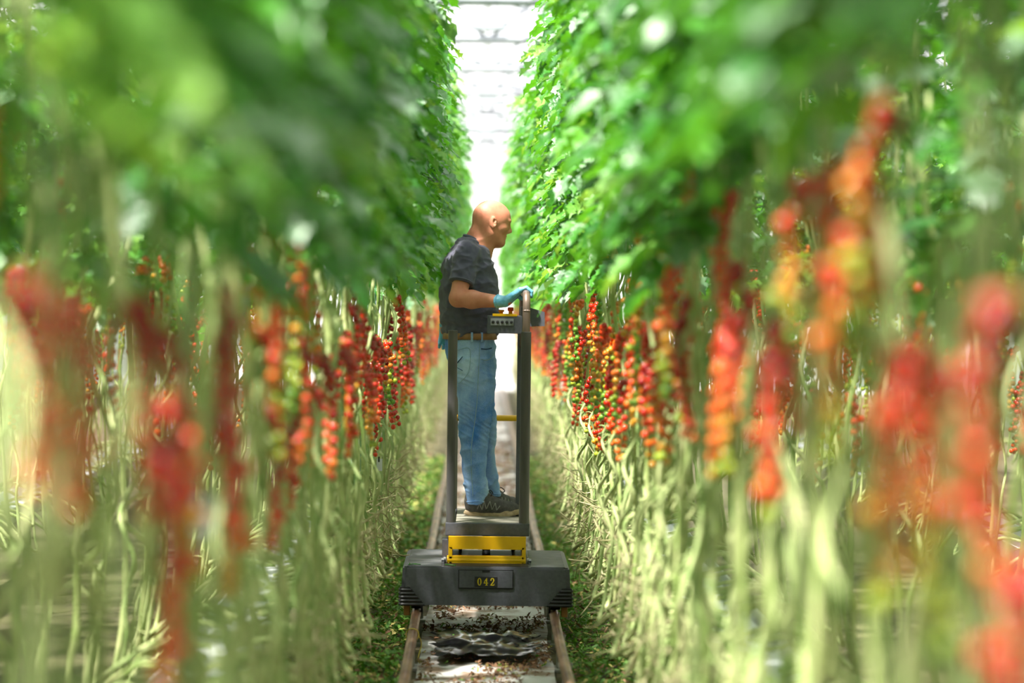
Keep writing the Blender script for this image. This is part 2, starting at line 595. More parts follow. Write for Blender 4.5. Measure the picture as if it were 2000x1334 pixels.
def old_variant(seed):
    rng = np.random.default_rng(seed)
    out = []
    y = rng.uniform(-0.28, 0.28)
    zb = rng.uniform(0.30, 0.52)
    zt = rng.uniform(1.5, 2.5)
    drift = rng.uniform(-0.25, 0.25)
    xo = rng.uniform(-0.05, 0.09)
    run = rng.choice([-1, 1]) * rng.uniform(0.15, 0.5)
    low = spline([(-0.32, y + run, 0.52), (-0.12, y + run * 0.95, 0.55), (xo, y + run * 0.7, zb + 0.02), (xo + 0.05, y + run * 0.35, zb - 0.03), (xo + 0.02, y, zb + 0.05), (xo, y + 0.01, zb + 0.22)], 24)
    up = wavy((xo, y + 0.01, zb + 0.22), (xo - 0.08, y + drift, zt), 34, 0.12, seed + 0.37, 5.5)
    P = np.vstack([low, up[1:]])
    nod = 1 + 0.25 * (np.sin(np.arange(len(P)) * 2.2 + seed) > 0.7)
    b = MB().tube(P, np.linspace(0.0095, 0.007, len(P)) * nod, 6)
    for k in range(10):
        i = rng.integers(8, 44)
        a = rng.uniform(0, 2 * PI)
        d = np.array([math.cos(a) + 0.4, math.sin(a), rng.uniform(-0.7, 0.2)]) * rng.uniform(0.012, 0.045)
        b.tube([P[i], P[i] + d * 0.5 + (0, 0, 0.004), P[i] + d], [0.0035, 0.0028, 0.002], 4)
    return b


STEMS = [stem_variant(i) for i in range(10)]
STEM_ME = [b.mesh('stem', M_STEM) for b, P in STEMS]
OLD_ME = [old_variant(200 + i).mesh('old_stem', M_OLD) for i in range(16)]
DRY = []
M_DRY = mat('dried stalk', lin(150, 140, 96), lin(206, 196, 156), 20, rough=0.8)
for k in range(6):      # tangles of dried stalks at the foot of the curtain
    rng = np.random.default_rng(900 + k)
    b = MB()
    for i in range(26):
        c = np.array([rng.uniform(-0.06, 0.12), rng.uniform(-0.3, 0.3), rng.uniform(0.33, 0.85)])
        d = rng.standard_normal(3) * 0.05
        d[0] = abs(d[0]) * 0.8
        b.tube(spline([c, c + d * 0.6 + rng.standard_normal(3) * 0.015, c + d * 1.3 + rng.standard_normal(3) * 0.02], 7), [0.0035] * 5 + [0.003, 0.002], 4)
    DRY.append(b.mesh('dried_stalks', M_DRY))

tom_proto = MB().sphere((0, 0, 0), 1, 12, 8)
TOM_ME = []
for mm in TOM:
    TOM_ME.append(tom_proto.mesh('tomato', mm))


def truss_variant(seed):
    rng = np.random.default_rng(seed)
    n = int(rng.integers(9, 13))
    Lt = n * 0.021 + 0.04
    c = rng.uniform(-0.05, 0.05)
    P = spline([(0, 0, 0), (0.035, 0.0, 0.01), (0.065, c * 0.3, -0.05), (0.07, c * 0.8, -0.06 - Lt * 0.5), (0.06, c * 1.6, -0.06 - Lt)], 24)
    b = MB().tube(P, np.linspace(0.0028, 0.0015, 24), 5)
    fr = []
    for i in range(n):
        f = (0.30 + 0.70 * i / (n - 1)) * 23
        k = min(int(f), 22)
        p = P[k] * (1 - (f - k)) + P[k + 1] * (f - k)
        for sg in (-1, 1) if i % 3 else (-1, 1, 0):
            r = 0.0158 * (1 - 0.18 * i / n) * rng.uniform(0.92, 1.08)
            q = p + np.array([(0.006 if sg else 0.026) + 0.004 * rng.standard_normal(), sg * (r + 0.0005) + 0.003 * rng.standard_normal(), -0.004 + sg * 0.008 + 0.003 * rng.standard_normal()])
            b.tube([p, (p + q) / 2 + (0, 0, 0.008), q + (0, 0, r * 0.9)], [0.0015] * 3, 4)
            for a in range(4):      # calyx
                d = np.array([math.cos(a * PI / 2), math.sin(a * PI / 2), 0.0]) * r * 0.8
                t0 = q + np.array([0, 0, r * 1.0])
                b.tube([t0, t0 + d * 0.5 + (0, 0, 0.003), t0 + d], [0.0014, 0.0012, 0.0005], 3)
            fr.append((q, r, i / (n - 1)))
    return b, fr


TRUSS = [truss_variant(300 + i) for i in range(7)]
TRUSS_ME = [b.mesh('truss_stalk', M_STALK) for b, f in TRUSS]


def ripe_idx(rp, t, rng):
    v = rp - 0.75 * t + rng.normal(0, 0.06)       # 1.1 = deep red ... <0 green
    th = (0.85, 0.55, 0.36, 0.2, 0.06, -0.1)
    for i, a in enumerate(th):
        if v > a:
            return i
    return 6


JT = {}


def joined_truss(v, rlev):
    if (v, rlev) in JT:
        return JT[(v, rlev)]
    rng = np.random.default_rng(v * 31 + rlev)
    b = MB()
    V, F, _ = TRUSS[v][0].arrays()
    b.add(V, F, 0)
    for q, r, t in TRUSS[v][1]:
        b.sphere(q, r, 8, 5, 1 + ripe_idx(0.15 + 0.25 * rlev, t, rng))
    JT[(v, rlev)] = b.mesh('fruit_truss', [M_STALK] + TOM)
    return JT[(v, rlev)]


def joined_foliage(seed, n, zlo, zhi):
    rng = np.random.default_rng(seed)
    b = MB()
    for i in range(n):
        z = zlo + (zhi - zlo) * (i + rng.uniform(0, 1)) / n
        a = rng.normal(0, 1.1) if rng.random() < 0.8 else rng.uniform(0, 2 * PI)
        sc = rng.uniform(0.8, 1.12)
        V, F, _ = LEAF_ARR[rng.integers(len(LEAF_ARR))]
        V = (V * sc) @ rot_m(rng.uniform(-0.3, 0.3), rng.uniform(-0.2, 0.25), a).T + np.array([0.07 * min(1.0, max(0.0, z - 2.3)), rng.uniform(-0.2, 0.2), z])
        b.add(V, F, int(rng.choice(3, p=[0.68, 0.14, 0.18])))
    return b.mesh('foliage', [M_LEAF, M_LEAFY, M_LEAFGLARE])


FOL = [joined_foliage(500 + i, 34, 1.95, 3.6) for i in range(7)]
FOLB = [joined_foliage(600 + i, 28, 1.9, 3.6) for i in range(6)]
TWINE = MB().tube([(0.005, 0.01, 0.9), (0.0, 0.0, 2.2), (0.0, 0, 4.3)], 0.0016, 4)
TW_ME = [TWINE.mesh('twine', M_TWINE), TWINE.mesh('twine', M_TWINE2)]

ORD = ('first second third fourth fifth sixth seventh eighth ninth tenth eleventh twelfth thirteenth fourteenth fifteenth sixteenth '
       'seventeenth eighteenth nineteenth twentieth').split() + ['twenty-' + w for w in 'first second third fourth fifth sixth seventh eighth ninth'.split()] + \
      ['thirtieth'] + ['thirty-' + w for w in 'first second third fourth fifth sixth seventh eighth ninth'.split()] + ['fortieth']


def add_truss(plant, loc, rz, rp, rng, detailed, scale=1.0, v=None):
    v = int(rng.integers(len(TRUSS))) if v is None else v
    if not detailed:
        t = link('fruit_truss', joined_truss(v, int(np.clip(round((rp - 0.15) / 0.25), 0, 5))), plant, loc, (0, 0, rz), kind='stuff')
        t.scale = (scale,) * 3
        return
    t = link('fruit_truss', TRUSS_ME[v], plant, loc, (0, 0, rz))
    t.scale = (scale,) * 3
    for q, r, f in TRUSS[v][1]:
        o = link('tomato', TOM_ME[ripe_idx(rp, f, rng)], t, q, (rng.uniform(-0.3, 0.3), 0, 0))
        o.scale = (r, r, r * rng.uniform(0.98, 1.1))


def plant(X, Y, aisle, idx, detail, label, group, seed, nleaf=22, extra=()):
    """aisle: +1 when the aisle lies towards +x of this plant"""
    rng = np.random.default_rng(seed)
    e = empty('tomato_plant', (X, Y, 0), label, 'tomato plant', group, 0 if aisle > 0 else PI)
    sv = int(rng.integers(len(STEMS)))
    P = STEMS[sv][1]
    link('stem', STEM_ME[sv], e)
    for k in range((4 if Y < 9 else 5) if detail == 2 else (3 if detail == 1 else 2)):
        link('old_stem', OLD_ME[int(rng.integers(len(OLD_ME)))], e, (0, rng.uniform(-0.1, 0.1), 0))
    if detail >= 1:
        link('dried_stalks', DRY[int(rng.integers(len(DRY)))], e, kind='stuff')
        link('twine', TW_ME[0 if rng.random() < 0.7 else 1], e, (0.01, rng.uniform(-0.03, 0.03), 0))

    def at(z):
        return np.array([np.interp(z, P[25:, 2], P[25:, 0]), np.interp(z, P[25:, 2], P[25:, 1]), z])
    lift = float(np.interp(Y, [4, 8, 13.5], [1.95 if aisle < 0 else 1.72, 1.8 if aisle < 0 else 1.66, 1.5]))
    if detail == 2:
        zlo, zhi = (2.22 if aisle < 0 and Y < 7 else 2.0), 3.55
        for i in range(nleaf):
            z = zlo + (zhi - zlo) * (i + rng.uniform(0, 1)) / nleaf
            a = rng.normal(0, 1.15) if rng.random() < 0.82 else rng.uniform(0, 2 * PI)
            if z < zlo + 0.25 and rng.random() < 0.35:
                continue
            k = int(rng.integers(len(LEAF_ME))) if rng.random() < 0.65 else int(rng.integers(9))
            p = at(z) + np.array([0.07 * min(1.0, max(0.0, z - 2.3)), rng.uniform(-0.12, 0.12), 0])
            o = link('leaf', LEAF_ME[k], e, p, (rng.uniform(-0.3, 0.3), rng.uniform(-0.2, 0.25), a))
            s = rng.uniform(0.82, 1.12)
            reach = (LREACH[k]) * max(0.0, math.cos(a))
            if p[0] + s * reach > LIM:
                s = max(0.5, (LIM - p[0]) / reach)
            o.scale = (s, s, s)
    else:
        fl_ = FOL if detail == 1 else FOLB
        link('foliage', fl_[int(rng.integers(len(fl_)))], e, (0, rng.uniform(-0.1, 0.1), rng.uniform(-0.1, 0.1)), kind='stuff')
    base = rng.uniform(-0.15, 0.35)
    nt_ = ((2 + (rng.random() < 0.6)) if aisle < 0 or Y < 8 else (1 + (rng.random() < 0.7))) if detail else 3
    if Y < 6.6:
        nt_ = 1 if Y > 4.2 else 0
    if aisle < 0 and detail == 2:
        base -= 0.28  # sunlit row shifted toward orange: sunlight put into the fruit colour
    for k in range(nt_):
        z = lift + 0.21 * k + rng.uniform(-0.14, 0.14)
        rp = 1.0 - 0.26 * k + base * 0.6 + rng.normal(0, 0.2)
        a = rng.normal(0, 0.75)
        add_truss(e, at(z) + np.array([0.004, 0, 0]), a, rp, rng, detail == 2, rng.uniform(0.9, 1.1))
    for (dy, z, rp, sc, a) in extra:
        add_truss(e, at(z) + np.array([0.02, dy, 0]), a, rp, rng, detail == 2, sc)
    return e


XR = 0.66
NPL = 0
ROWP = {-1: [], 1: []}
for s in (-1, 1):
    y = 3.3
    i = 0
    while y < 52:
        det = 2 if y < 20.5 else 1
        jit = 0.06 * math.sin(i * 5.3 + s)
        yy = y + jit
        if det == 2:
            lab = '%s tomato plant from the camera in the %s row along the rails' % (ORD[i], ROWNAME[s])
            grp = 'tomato plants of the %s row along the rails' % ROWNAME[s]
        else:
            lab = 'tomato plant in the %s row far behind the worker' % ROWNAME[s]
            grp = 'distant tomato plants of the %s row' % ROWNAME[s]
        ex = ()
        pe = plant(s * (XR + 0.03 * math.sin(i * 2.7)), yy, -s, i, det, lab, grp, 1000 + i * 2 + (s > 0), 32 if s > 0 else 40, ex)
        ROWP[s].append((yy, pe))
        NPL += 1
        i += 1
        y += 0.5 if y < 20.5 else 0.62
# single big trusses that stand out in the blurred foreground
rng_h = np.random.default_rng(77)
for s, px_, py_, rp_, sc_, v_ in ((-1, 90, 560, 1.25, 0.8, 0), (-1, 160, 600, 1.2, 0.85, 1), (-1, 300, 600, 1.25, 0.9, 2), (-1, 345, 660, 1.15, 0.85, 4), (-1, 440, 570, 1.2, 1.0, 5),
                                 (-1, 535, 450, 1.15, 1.0, 6), (-1, 25, 190, 0.9, 0.35, 2), (-1, 385, 850, 1.15, 0.75, 3),
                                 (1, 1610, 330, 0.62, 1.1, 0), (1, 1560, 360, 0.7, 1.0, 1), (1, 1690, 300, 0.35, 1.0, 2), (1, 1760, 700, 0.75, 1.1, 3), (1, 1800, 740, 0.65, 1.0, 4),
                                 (1, 1415, 670, 0.68, 1.0, 5), (1, 1510, 690, 0.7, 0.95, 6), (1, 1940, 600, 1.1, 1.1, 1), (1, 1985, 1120, 1.1, 1.1, 0), (1, 1710, 215, 0.95, 0.9, 5),
                                 (1, 1235, 650, 0.85, 1.0, 2), (1, 1180, 650, 0.6, 1.0, 3), (1, 1290, 610, 0.95, 1.0, 6), (1, 1330, 590, 1.05, 0.9, 0)):
    dd = CR @ Vector(((px_ - 1000) / FPX, (667 - py_) / FPX, -1.0))
    Yh = (s * 0.56 - CAM.x) / dd.x * dd.y
    ph = W(px_, py_, Yh)
    yp_, pe = min(ROWP[s], key=lambda q: abs(q[0] - Yh))
    lx = abs(pe.location.x) - 0.56 - 0.065
    add_truss(pe, (lx, -(s) * (Yh - yp_), ph.z), rng_h.normal(0, 0.3), rp_, rng_h, True, sc_, v_)
# the planes behind, seen through the stems
for s in (-1, 1):
    for X, ya, yb, st, nm, ai in ((1.36, 6.5, 21, 0.62, 'back half of the double %s row' % ROWNAME[s], s),
                                  (2.72, 13.5, 27, 0.8, 'second row beyond the %s row' % ROWNAME[s], -s),
                                  (3.40, 16, 27, 1.0, 'third row beyond the %s row' % ROWNAME[s], s)):
        y = ya
        i = 0
        while y < yb:
            plant(s * X, y, ai, i, 0, 'tomato plant in the %s glimpsed between stems' % nm, 'tomato plants in the ' + nm, 5000 + int(X * 100) * 50 + i * 2 + (s > 0))
            NPL += 1
            i += 1
            y += st

# crop going on out of view and in neighbouring aisles, added to block sidelight
for s in (-1, 1):
    for X, ya, yb, st, ai, what in ((1.05, -1.9, 2.2, 0.7, -s, 'beside the camera'), (1.40, 3.0, 6.4, 0.7, s, 'behind the nearest plants'),
                                    (2.72, -1.9, 12.8, 0.9, -s, 'across the next aisle'), (3.40, -1.9, 14.6, 0.9, s, 'on the far gutter side'),
                                    (4.76, -1.9, 30, 1.0, -s, 'two aisles away')):
        e = bpy.data.objects.new('crop_row', None)
        COL.objects.link(e)
        e.location = (s * X, ya, 0)
        e['label'] = 'unseen mass of tomato plants %s, beyond the %s row' % (what, ROWNAME[s])
        e['category'] = 'crop row'
        e['kind'] = 'stuff'
        rng = np.random.default_rng(int(X * 100) + s)
        for j in range(int((yb - ya) / st)):
            rz = 0 if ai > 0 else PI
            link('foliage', FOLB[int(rng.integers(len(FOLB)))], e, (0, j * st, rng.uniform(-0.3, 0.05)), (0, 0, rz), kind='stuff')
            link('foliage', FOLB[int(rng.integers(len(FOLB)))], e, (0, j * st + 0.3, rng.uniform(-0.1, 0.1)), (0, 0, rz + PI), kind='stuff')
            for k in range(3):
                link('old_stem', OLD_ME[int(rng.integers(len(OLD_ME)))], e, (0, j * st + rng.uniform(-0.3, 0.3), 0), (0, 0, rz))
            link('stem', STEM_ME[int(rng.integers(len(STEM_ME)))], e, (0, j * st, 0), (0, 0, rz))

# ------------------------------------------------------------------ the trolley
M_DARK = mat('anthracite powder coat', lin(80, 81, 90), lin(90, 91, 100), 60, rough=0.42, spec=0.5, bump=0.12, bscale=300)
M_DARKT = mat('dusty anthracite top', lin(74, 76, 82), lin(112, 112, 112), 9, rough=0.5, lo=0.45, hi=0.8)
M_BLACK = mat('black rubber', lin(30, 30, 33), lin(42, 42, 46), 30, rough=0.5)
M_POST = mat('dark steel tube', lin(80, 78, 80), lin(106, 102, 100), 12, rough=0.38, metal=0.35, stretch=(1, 1, 0.2))
M_WORN = mat('worn steel tube', lin(96, 88, 84), lin(140, 116, 102), 14, rough=0.35, metal=0.4, stretch=(1, 1, 0.3))
M_YEL = mat('yellow powder coat', lin(248, 186, 8), lin(252, 196, 14), 12, rough=0.38, spec=0.5)
M_YELTXT = mat('yellow print', lin(232, 204, 40), rough=0.6)
M_WOOD = mat('worn plywood deck', lin(112, 106, 92), lin(150, 146, 132), 10, rough=0.7, stretch=(0.6, 6, 1), bump=0.3, bscale=40)
M_BOLT = mat('zinc bolt', lin(150, 150, 150), lin(120, 120, 120), 40, rough=0.3, metal=0.9)
M_RED = mat('red plastic', lin(214, 52, 24), rough=0.3)
M_ORANGE = mat('orange plastic', lin(232, 130, 20), rough=0.3)
M_BROWN = mat('brown guide block', lin(140, 92, 44), lin(160, 108, 56), 20, rough=0.6)
M_GREYL = mat('light grey panel', lin(150, 152, 156), rough=0.45)
M_SEAM = mat('panel gap', lin(18, 18, 20), rough=0.6)

TY = 14.15
tro = empty('rail_trolley', (0, TY, RT), 'dark grey electric pipe rail trolley with yellow lift arms, number 042 on its front', 'trolley')


def T(px, py, Y):
    p = W(px, py, Y)
    return Vector((p.x, p.y - TY, p.z - RT))


zt = T(948, 1109, TY).z
zb = T(948, 1183, TY).z
xl, xr = -0.452, 0.452
Lb = 1.02
# body shell: octagon-ish loft, top slightly narrower than the bottom
bm = bmesh.new()
vs_ = {}
for zi, (z, ins) in enumerate(((zb, 0.0), (zt, 0.012))):
    for k, (x, y) in enumerate(((xl + ins, ins), (xr - ins, ins), (xr - ins, Lb - ins), (xl + ins, Lb - ins))):
        vs_[(zi, k)] = bm.verts.new((x, y, z))
bm.faces.new([vs_[(0, k)] for k in (3, 2, 1, 0)])
bm.faces.new([vs_[(1, k)] for k in (0, 1, 2, 3)])
for k in range(4):
    bm.faces.new((vs_[(0, k)], vs_[(0, (k + 1) % 4)], vs_[(1, (k + 1) % 4)], vs_[(1, k)]))
vert_e = [e for e in bm.edges if abs(e.verts[0].co.z - e.verts[1].co.z) > 0.05]
bmesh.ops.bevel(bm, geom=vert_e, offset=0.022, segments=4, affect='EDGES')
top_e = [e for e in bm.edges if e.verts[0].co.z > zt - 1e-4 and e.verts[1].co.z > zt - 1e-4]
bmesh.ops.bevel(bm, geom=top_e, offset=0.008, segments=2, affect='EDGES')
body = link('base_body', sharp(MB().bm(bm).mesh('base_body', M_DARK), 30), tro)
# top cover plates left and right of the lift
for x0, x1 in ((xl + 0.035, -0.235), (0.235, xr - 0.035)):
    link('cover_plate', sharp(MB().box((x0, 0.035, zt), (x1, Lb - 0.05, zt + 0.004), bev=0.0015, seg=1).mesh('cover_plate', M_DARKT)), body)
link('lift_well', sharp(MB().box((-0.225, 0.05, zt), (0.225, Lb - 0.1, zt + 0.003), bev=0.001, seg=1).mesh('lift_well', M_BLACK)), body)
# ribbed corner bumpers
for s in (-1, 1):
    for yb_, fy in ((0.0, 1), (Lb, -1)):
        b = MB()
        w, h = 0.135, 0.095
        c = s * 0.452
        nz_ = 5
        for i in range(nz_):
            z0 = zb - 0.004 + h * i / nz_
            z1 = zb - 0.004 + h * (i + 0.78) / nz_
            ww = w - (w - 0.05) * (i + 0.3) / nz_
            # rib wraps round the rounded corner
            pts = []
            for t_ in np.linspace(0, 1, 9):
                a = PI / 2 * t_
                pts.append((c - s * 0.022 + s * 0.028 * math.sin(a), yb_ + fy * (0.022 - 0.028 * math.cos(a))))
            pts = [(c - s * ww, yb_ - fy * 0.006)] + pts + [(c + s * 0.006, yb_ + fy * (0.05 + 0.05))]
            n = len(pts)
            V, F = [], []
            for (x, y) in pts:
                V += [(x, y, z0), (x + (s * 0.004), y - fy * 0.004, (z0 + z1) / 2), (x, y, z1)]
            for k in range(n - 1):
                a = 3 * k
                F += [(a, a + 3, a + 4, a + 1), (a + 1, a + 4, a + 5, a + 2)]
            b.add(V, F)
        # backing under the ribs
        pts = [(c - s * w, zb - 0.004), (c + s * 0.001, zb - 0.004), (c + s * 0.001, zb + h), (c - s * 0.05, zb + h)]
        b.prism(pts if s > 0 else pts[::-1], 'y', yb_ - fy * 0.002, yb_ + fy * 0.03)
        link('corner_bumper', b.mesh('corner_bumper', M_BLACK, False), body)
# access panel
pl = T(897, 1114, TY)
pr = T(1001, 1149, TY)
acc = link('access_panel', sharp(MB().box((pl.x, -0.004, pr.z), (pr.x, 0.008, pl.z), bev=0.003).mesh('access_panel', M_DARK)), body)
g = 0.0022
b = MB()
b.box((pl.x - 2 * g, -0.002, pr.z - 2 * g), (pr.x + 2 * g, 0.006, pr.z), 0)
b.box((pl.x - 2 * g, -0.002, pr.z), (pl.x - g / 2, 0.006, pl.z + g))
b.box((pr.x + g / 2, -0.002, pr.z), (pr.x + 2 * g, 0.006, pl.z + g))
b.box((pl.x - 2 * g, -0.002, pl.z), (pr.x + 2 * g, 0.006, pl.z + 2 * g))
xm = (pl.x + pr.x) / 2
b.box((xm - 0.02, -0.0055, pl.z - 0.009), (xm + 0.02, 0.004, pl.z + 0.002))
link('panel_gap', b.mesh('panel_gap', M_SEAM, False), body)
# number plate with slab-serif digits
p0 = T(927, 1126, TY)
p1 = T(971, 1146, TY)
zc, hh = (p0.z + p1.z) / 2, 0.027
plate = link('number_plate', sharp(MB().box((p0.x, -0.0075, zc - hh), (p1.x, -0.003, zc + hh), bev=0.001, seg=1).mesh('number_plate', M_BLACK)), body)


def digit(ch, cx, z0, H, y):
    b = MB()
    w = H * 0.54
    th = H * 0.13

    def ring(rx, rz, tx, tz, cxx, cz, a0=0, a1=2 * PI, n=28):
        V, F = [], []
        A = np.linspace(a0, a1, n)
        for a in A:
            for rr in (0, 1):
                V.append((cxx + (rx - rr * tx) * math.cos(a), y, cz + (rz - rr * tz) * math.sin(a)))
        for i in range(n - 1):
            F.append((2 * i, 2 * i + 2, 2 * i + 3, 2 * i + 1))
        b.add(V, F)

    def stroke(x0, z0_, x1, z1_, t, k=0.0):
        d = Vector((x1 - x0, 0, z1_ - z0_)).normalized()
        n = Vector((-d.z, 0, d.x)) * t / 2
        a, c = Vector((x0, y, z0_)), Vector((x1, y, z1_))
        b.add([(a - n)[:], (c - n)[:], (c + n)[:], (a + n)[:]], [(0, 1, 2, 3)])
    if ch == '0':
        ring(w / 2, H / 2, th * 1.15, th * 0.6, cx, z0 + H / 2)
    elif ch == '4':
        xs_ = cx + w * 0.16
        stroke(xs_, z0, xs_, z0 + H, th * 1.1)
        stroke(cx - w * 0.55, z0 + H * 0.32, cx + w * 0.55, z0 + H * 0.32, th * 0.75)
        stroke(cx - w * 0.48, z0 + H * 0.32, xs_, z0 + H * 0.98, th * 0.75)
        stroke(xs_ - w * 0.3, z0 + th * 0.3, xs_ + w * 0.3, z0 + th * 0.3, th * 0.6)
    else:
        ring(w * 0.48, H * 0.28, th * 1.1, th * 0.8, cx, z0 + H * 0.72, R(-40), R(185))
        stroke(cx + w * 0.30, z0 + H * 0.55, cx - w * 0.36, z0 + th * 0.5, th * 1.0)
        stroke(cx - w * 0.5, z0 + th * 0.45, cx + w * 0.48, z0 + th * 0.45, th * 0.9)
        stroke(cx + w * 0.43, z0, cx + w * 0.43, z0 + H * 0.26, th * 0.6)
        b.sphere((cx - w * 0.34, y, z0 + H * 0.70), th * 0.6, 10, 6, sc=(1, 0.1, 1))
    return b


for ch, cx in zip('042', (-0.034, 0.0, 0.034)):
    link('digit', digit(ch, (p0.x + p1.x) / 2 + cx, zc - 0.020, 0.040, -0.0082).mesh('digit', M_YELTXT, False), plate,
         label='yellow slab serif digit ' + {'0': 'zero', '4': 'four', '2': 'two'}[ch])
# wheels on the rails with flanges, guide blocks
for s in (-1, 1):
    for y in (0.10, Lb - 0.12):
        b = MB()
        t = []
        wz = 0.045
        n = 24
        prof = [(-0.03, 0.018), (-0.03, wz), (0.02, wz), (0.022, wz + 0.02), (0.032, wz + 0.02), (0.032, 0.018)]
        V, F = [], []
        for j in range(n):
            a = 2 * PI * j / n
            for (xx, rr) in prof:
                V.append((s * GA - s * xx * 1.0, y + rr * math.cos(a), wz + 0.001 + rr * math.sin(a)))
        m_ = len(prof)
        for j in range(n):
            for k in range(m_):
                F.append((j * m_ + k, ((j + 1) % n) * m_ + k, ((j + 1) % n) * m_ + (k + 1) % m_, j * m_ + (k + 1) % m_))
        b.add(V, F)
        link('wheel', sharp(b.mesh('wheel', M_BLACK)), tro)
    link('axle_housing', sharp(MB().box((s * GA - 0.05, 0.05, 0.02), (s * GA + 0.05, Lb - 0.05, zb + 0.01), bev=0.004).mesh('axle_housing', M_BLACK)), tro)
    bx = s * (GA + 0.052)
    link('guide_block', sharp(MB().box((bx - 0.016, 0.03, -0.03), (bx + 0.016, 0.10, zb + 0.005), bev=0.004).mesh('guide_block', M_BROWN)), tro)

# yellow scissor lift, folded
YF = 14.36
a0 = T(876, 1048, YF)
a1 = T(1027, 1074, YF)
b0 = T(871, 1085, YF)
b1 = T(1029, 1105, YF)
yf = YF - TY
# upper cross channel with rounded lower corners
poly = [(a0.x, a0.z), (a0.x, a1.z + 0.012), (a0.x + 0.016, a1.z), (a1.x - 0.016, a1.z), (a1.x, a1.z + 0.012), (a1.x, a0.z)]
up_ = MB().prism(poly, 'y', yf, yf + 0.045)
link('lift_crossbar', sharp(up_.mesh('lift_crossbar', M_YEL, False)), tro)
lo_ = MB()
lo_.tube([(b0.x + 0.006, yf + 0.022, (b0.z + b1.z) / 2), (b1.x - 0.006, yf + 0.022, (b0.z + b1.z) / 2)], 0.024, 14)
lo_.box((b0.x + 0.012, yf, b1.z), (b1.x - 0.012, yf + 0.05, b0.z), bev=0.006)
link('lift_crossbar', sharp(lo_.mesh('lift_crossbar', M_YEL)), tro)
for s, xx in ((-1, a0.x), (1, a1.x)):
    xa, xb = (xx, xx + 0.02) if s < 0 else (xx - 0.02, xx)
    arm = MB().prism([(yf + 0.0, b1.z + 0.01), (yf + 0.05, b1.z), (yf + 0.85, a1.z - 0.01), (yf + 0.85, a0.z - 0.02), (yf + 0.80, a0.z - 0.01), (yf, b0.z + 0.045)], 'x', xa, xb)
    link('scissor_arm', sharp(arm.mesh('scissor_arm', M_YEL, False)), tro)
    xi = xx - s * 0.06
    arm = MB().prism([(yf + 0.02, a1.z - 0.002), (yf + 0.85, b1.z + 0.0), (yf + 0.85, b1.z + 0.04), (yf + 0.05, a0.z - 0.01), (yf + 0.02, a0.z - 0.01)], 'x', xi - 0.01, xi + 0.01)
    link('scissor_arm', sharp(arm.mesh('scissor_arm', M_YEL, False)), tro)
    bo = MB()
    ex = b0.x if s < 0 else b1.x
    zc_ = (b0.z + b1.z) / 2
    bo.tube([(ex, yf + 0.022, zc_), (ex + s * 0.012, yf + 0.022, zc_)], 0.020, 14)
    bo.tube([(ex + s * 0.010, yf + 0.022, zc_), (ex + s * 0.024, yf + 0.022, zc_)], 0.012, 6)
    link('pivot_bolt', sharp(bo.mesh('pivot_bolt', M_BOLT)), tro)
    xa = ex + s * 0.006
    link('pivot_bracket', sharp(MB().box((min(xa, xa + s * 0.006), yf - 0.005, zt), (max(xa, xa + s * 0.006), yf + 0.07, zc_ + 0.004), bev=0.001, seg=1).mesh('pivot_bracket', M_DARK)), tro)
link('lift_cylinder', MB().tube([(0.0, yf + 0.1, b0.z), (0.0, yf + 0.75, a1.z)], 0.022, 12).mesh('lift_cylinder', M_BLACK), tro)
mo = T(868, 1062, YF + 0.25)
link('motor_box', sharp(MB().box((mo.x - 0.012, yf + 0.2, zt), (mo.x + 0.03, yf + 0.34, mo.z + 0.028), bev=0.004).mesh('motor_box', M_DARK)), tro)

# platform
YP = 14.43
q0 = T(870, 1021, YP)
q1 = T(1034, 1048, YP)
yp = YP - TY
PD = 1.0
fr_ = MB()
fr_.box((q0.x, yp, q1.z), (q1.x, yp + 0.05, q0.z), bev=0.006)
fr_.box((q0.x, yp + PD - 0.05, q1.z), (q1.x, yp + PD, q0.z), bev=0.006)
fr_.box((q0.x, yp + 0.05, q1.z), (q0.x + 0.05, yp + PD - 0.05, q0.z - 0.002), bev=0.004)
fr_.box((q1.x - 0.05, yp + 0.05, q1.z), (q1.x, yp + PD - 0.05, q0.z - 0.002), bev=0.004)
link('platform_frame', sharp(fr_.mesh('platform_frame', M_DARK)), tro)
DECK = q0.z + 0.002
xdl, xdr = q0.x + 0.055, q1.x - 0.045
link('deck_board', sharp(MB().box((xdl, yp + 0.02, DECK - 0.016), (xdr, yp + PD - 0.02, DECK), bev=0.002).mesh('deck_board', M_WOOD)), tro)
DECKZ = DECK + RT
# posts
pxl = q0.x + 0.028
pxr = q1.x - 0.030
tl = T(881, 645, YP + 0.03).z
tr_ = T(1028, 648, YP + 0.03).z
th_ = T(1030, 571, YP + 0.03).z
link('post', sharp(MB().tube([(pxl, yp + 0.03, q0.z - 0.01), (pxl, yp + 0.03, tl - 0.003), (pxl, yp + 0.03, tl)], [0.0255, 0.0255, 0.023], 18).mesh('post', M_POST), 50), tro)
link('post', sharp(MB().tube([(pxl, yp + PD - 0.03, q0.z - 0.01), (pxl, yp + PD - 0.03, tl)], 0.0255, 18).mesh('post', M_POST), 50), tro)
link('post', sharp(MB().tube([(pxr, yp + 0.03, q0.z - 0.01), (pxr, yp + 0.03, tr_ - 0.003), (pxr, yp + 0.03, tr_)], [0.028, 0.028, 0.025], 18).mesh('post', M_POST), 50), tro)
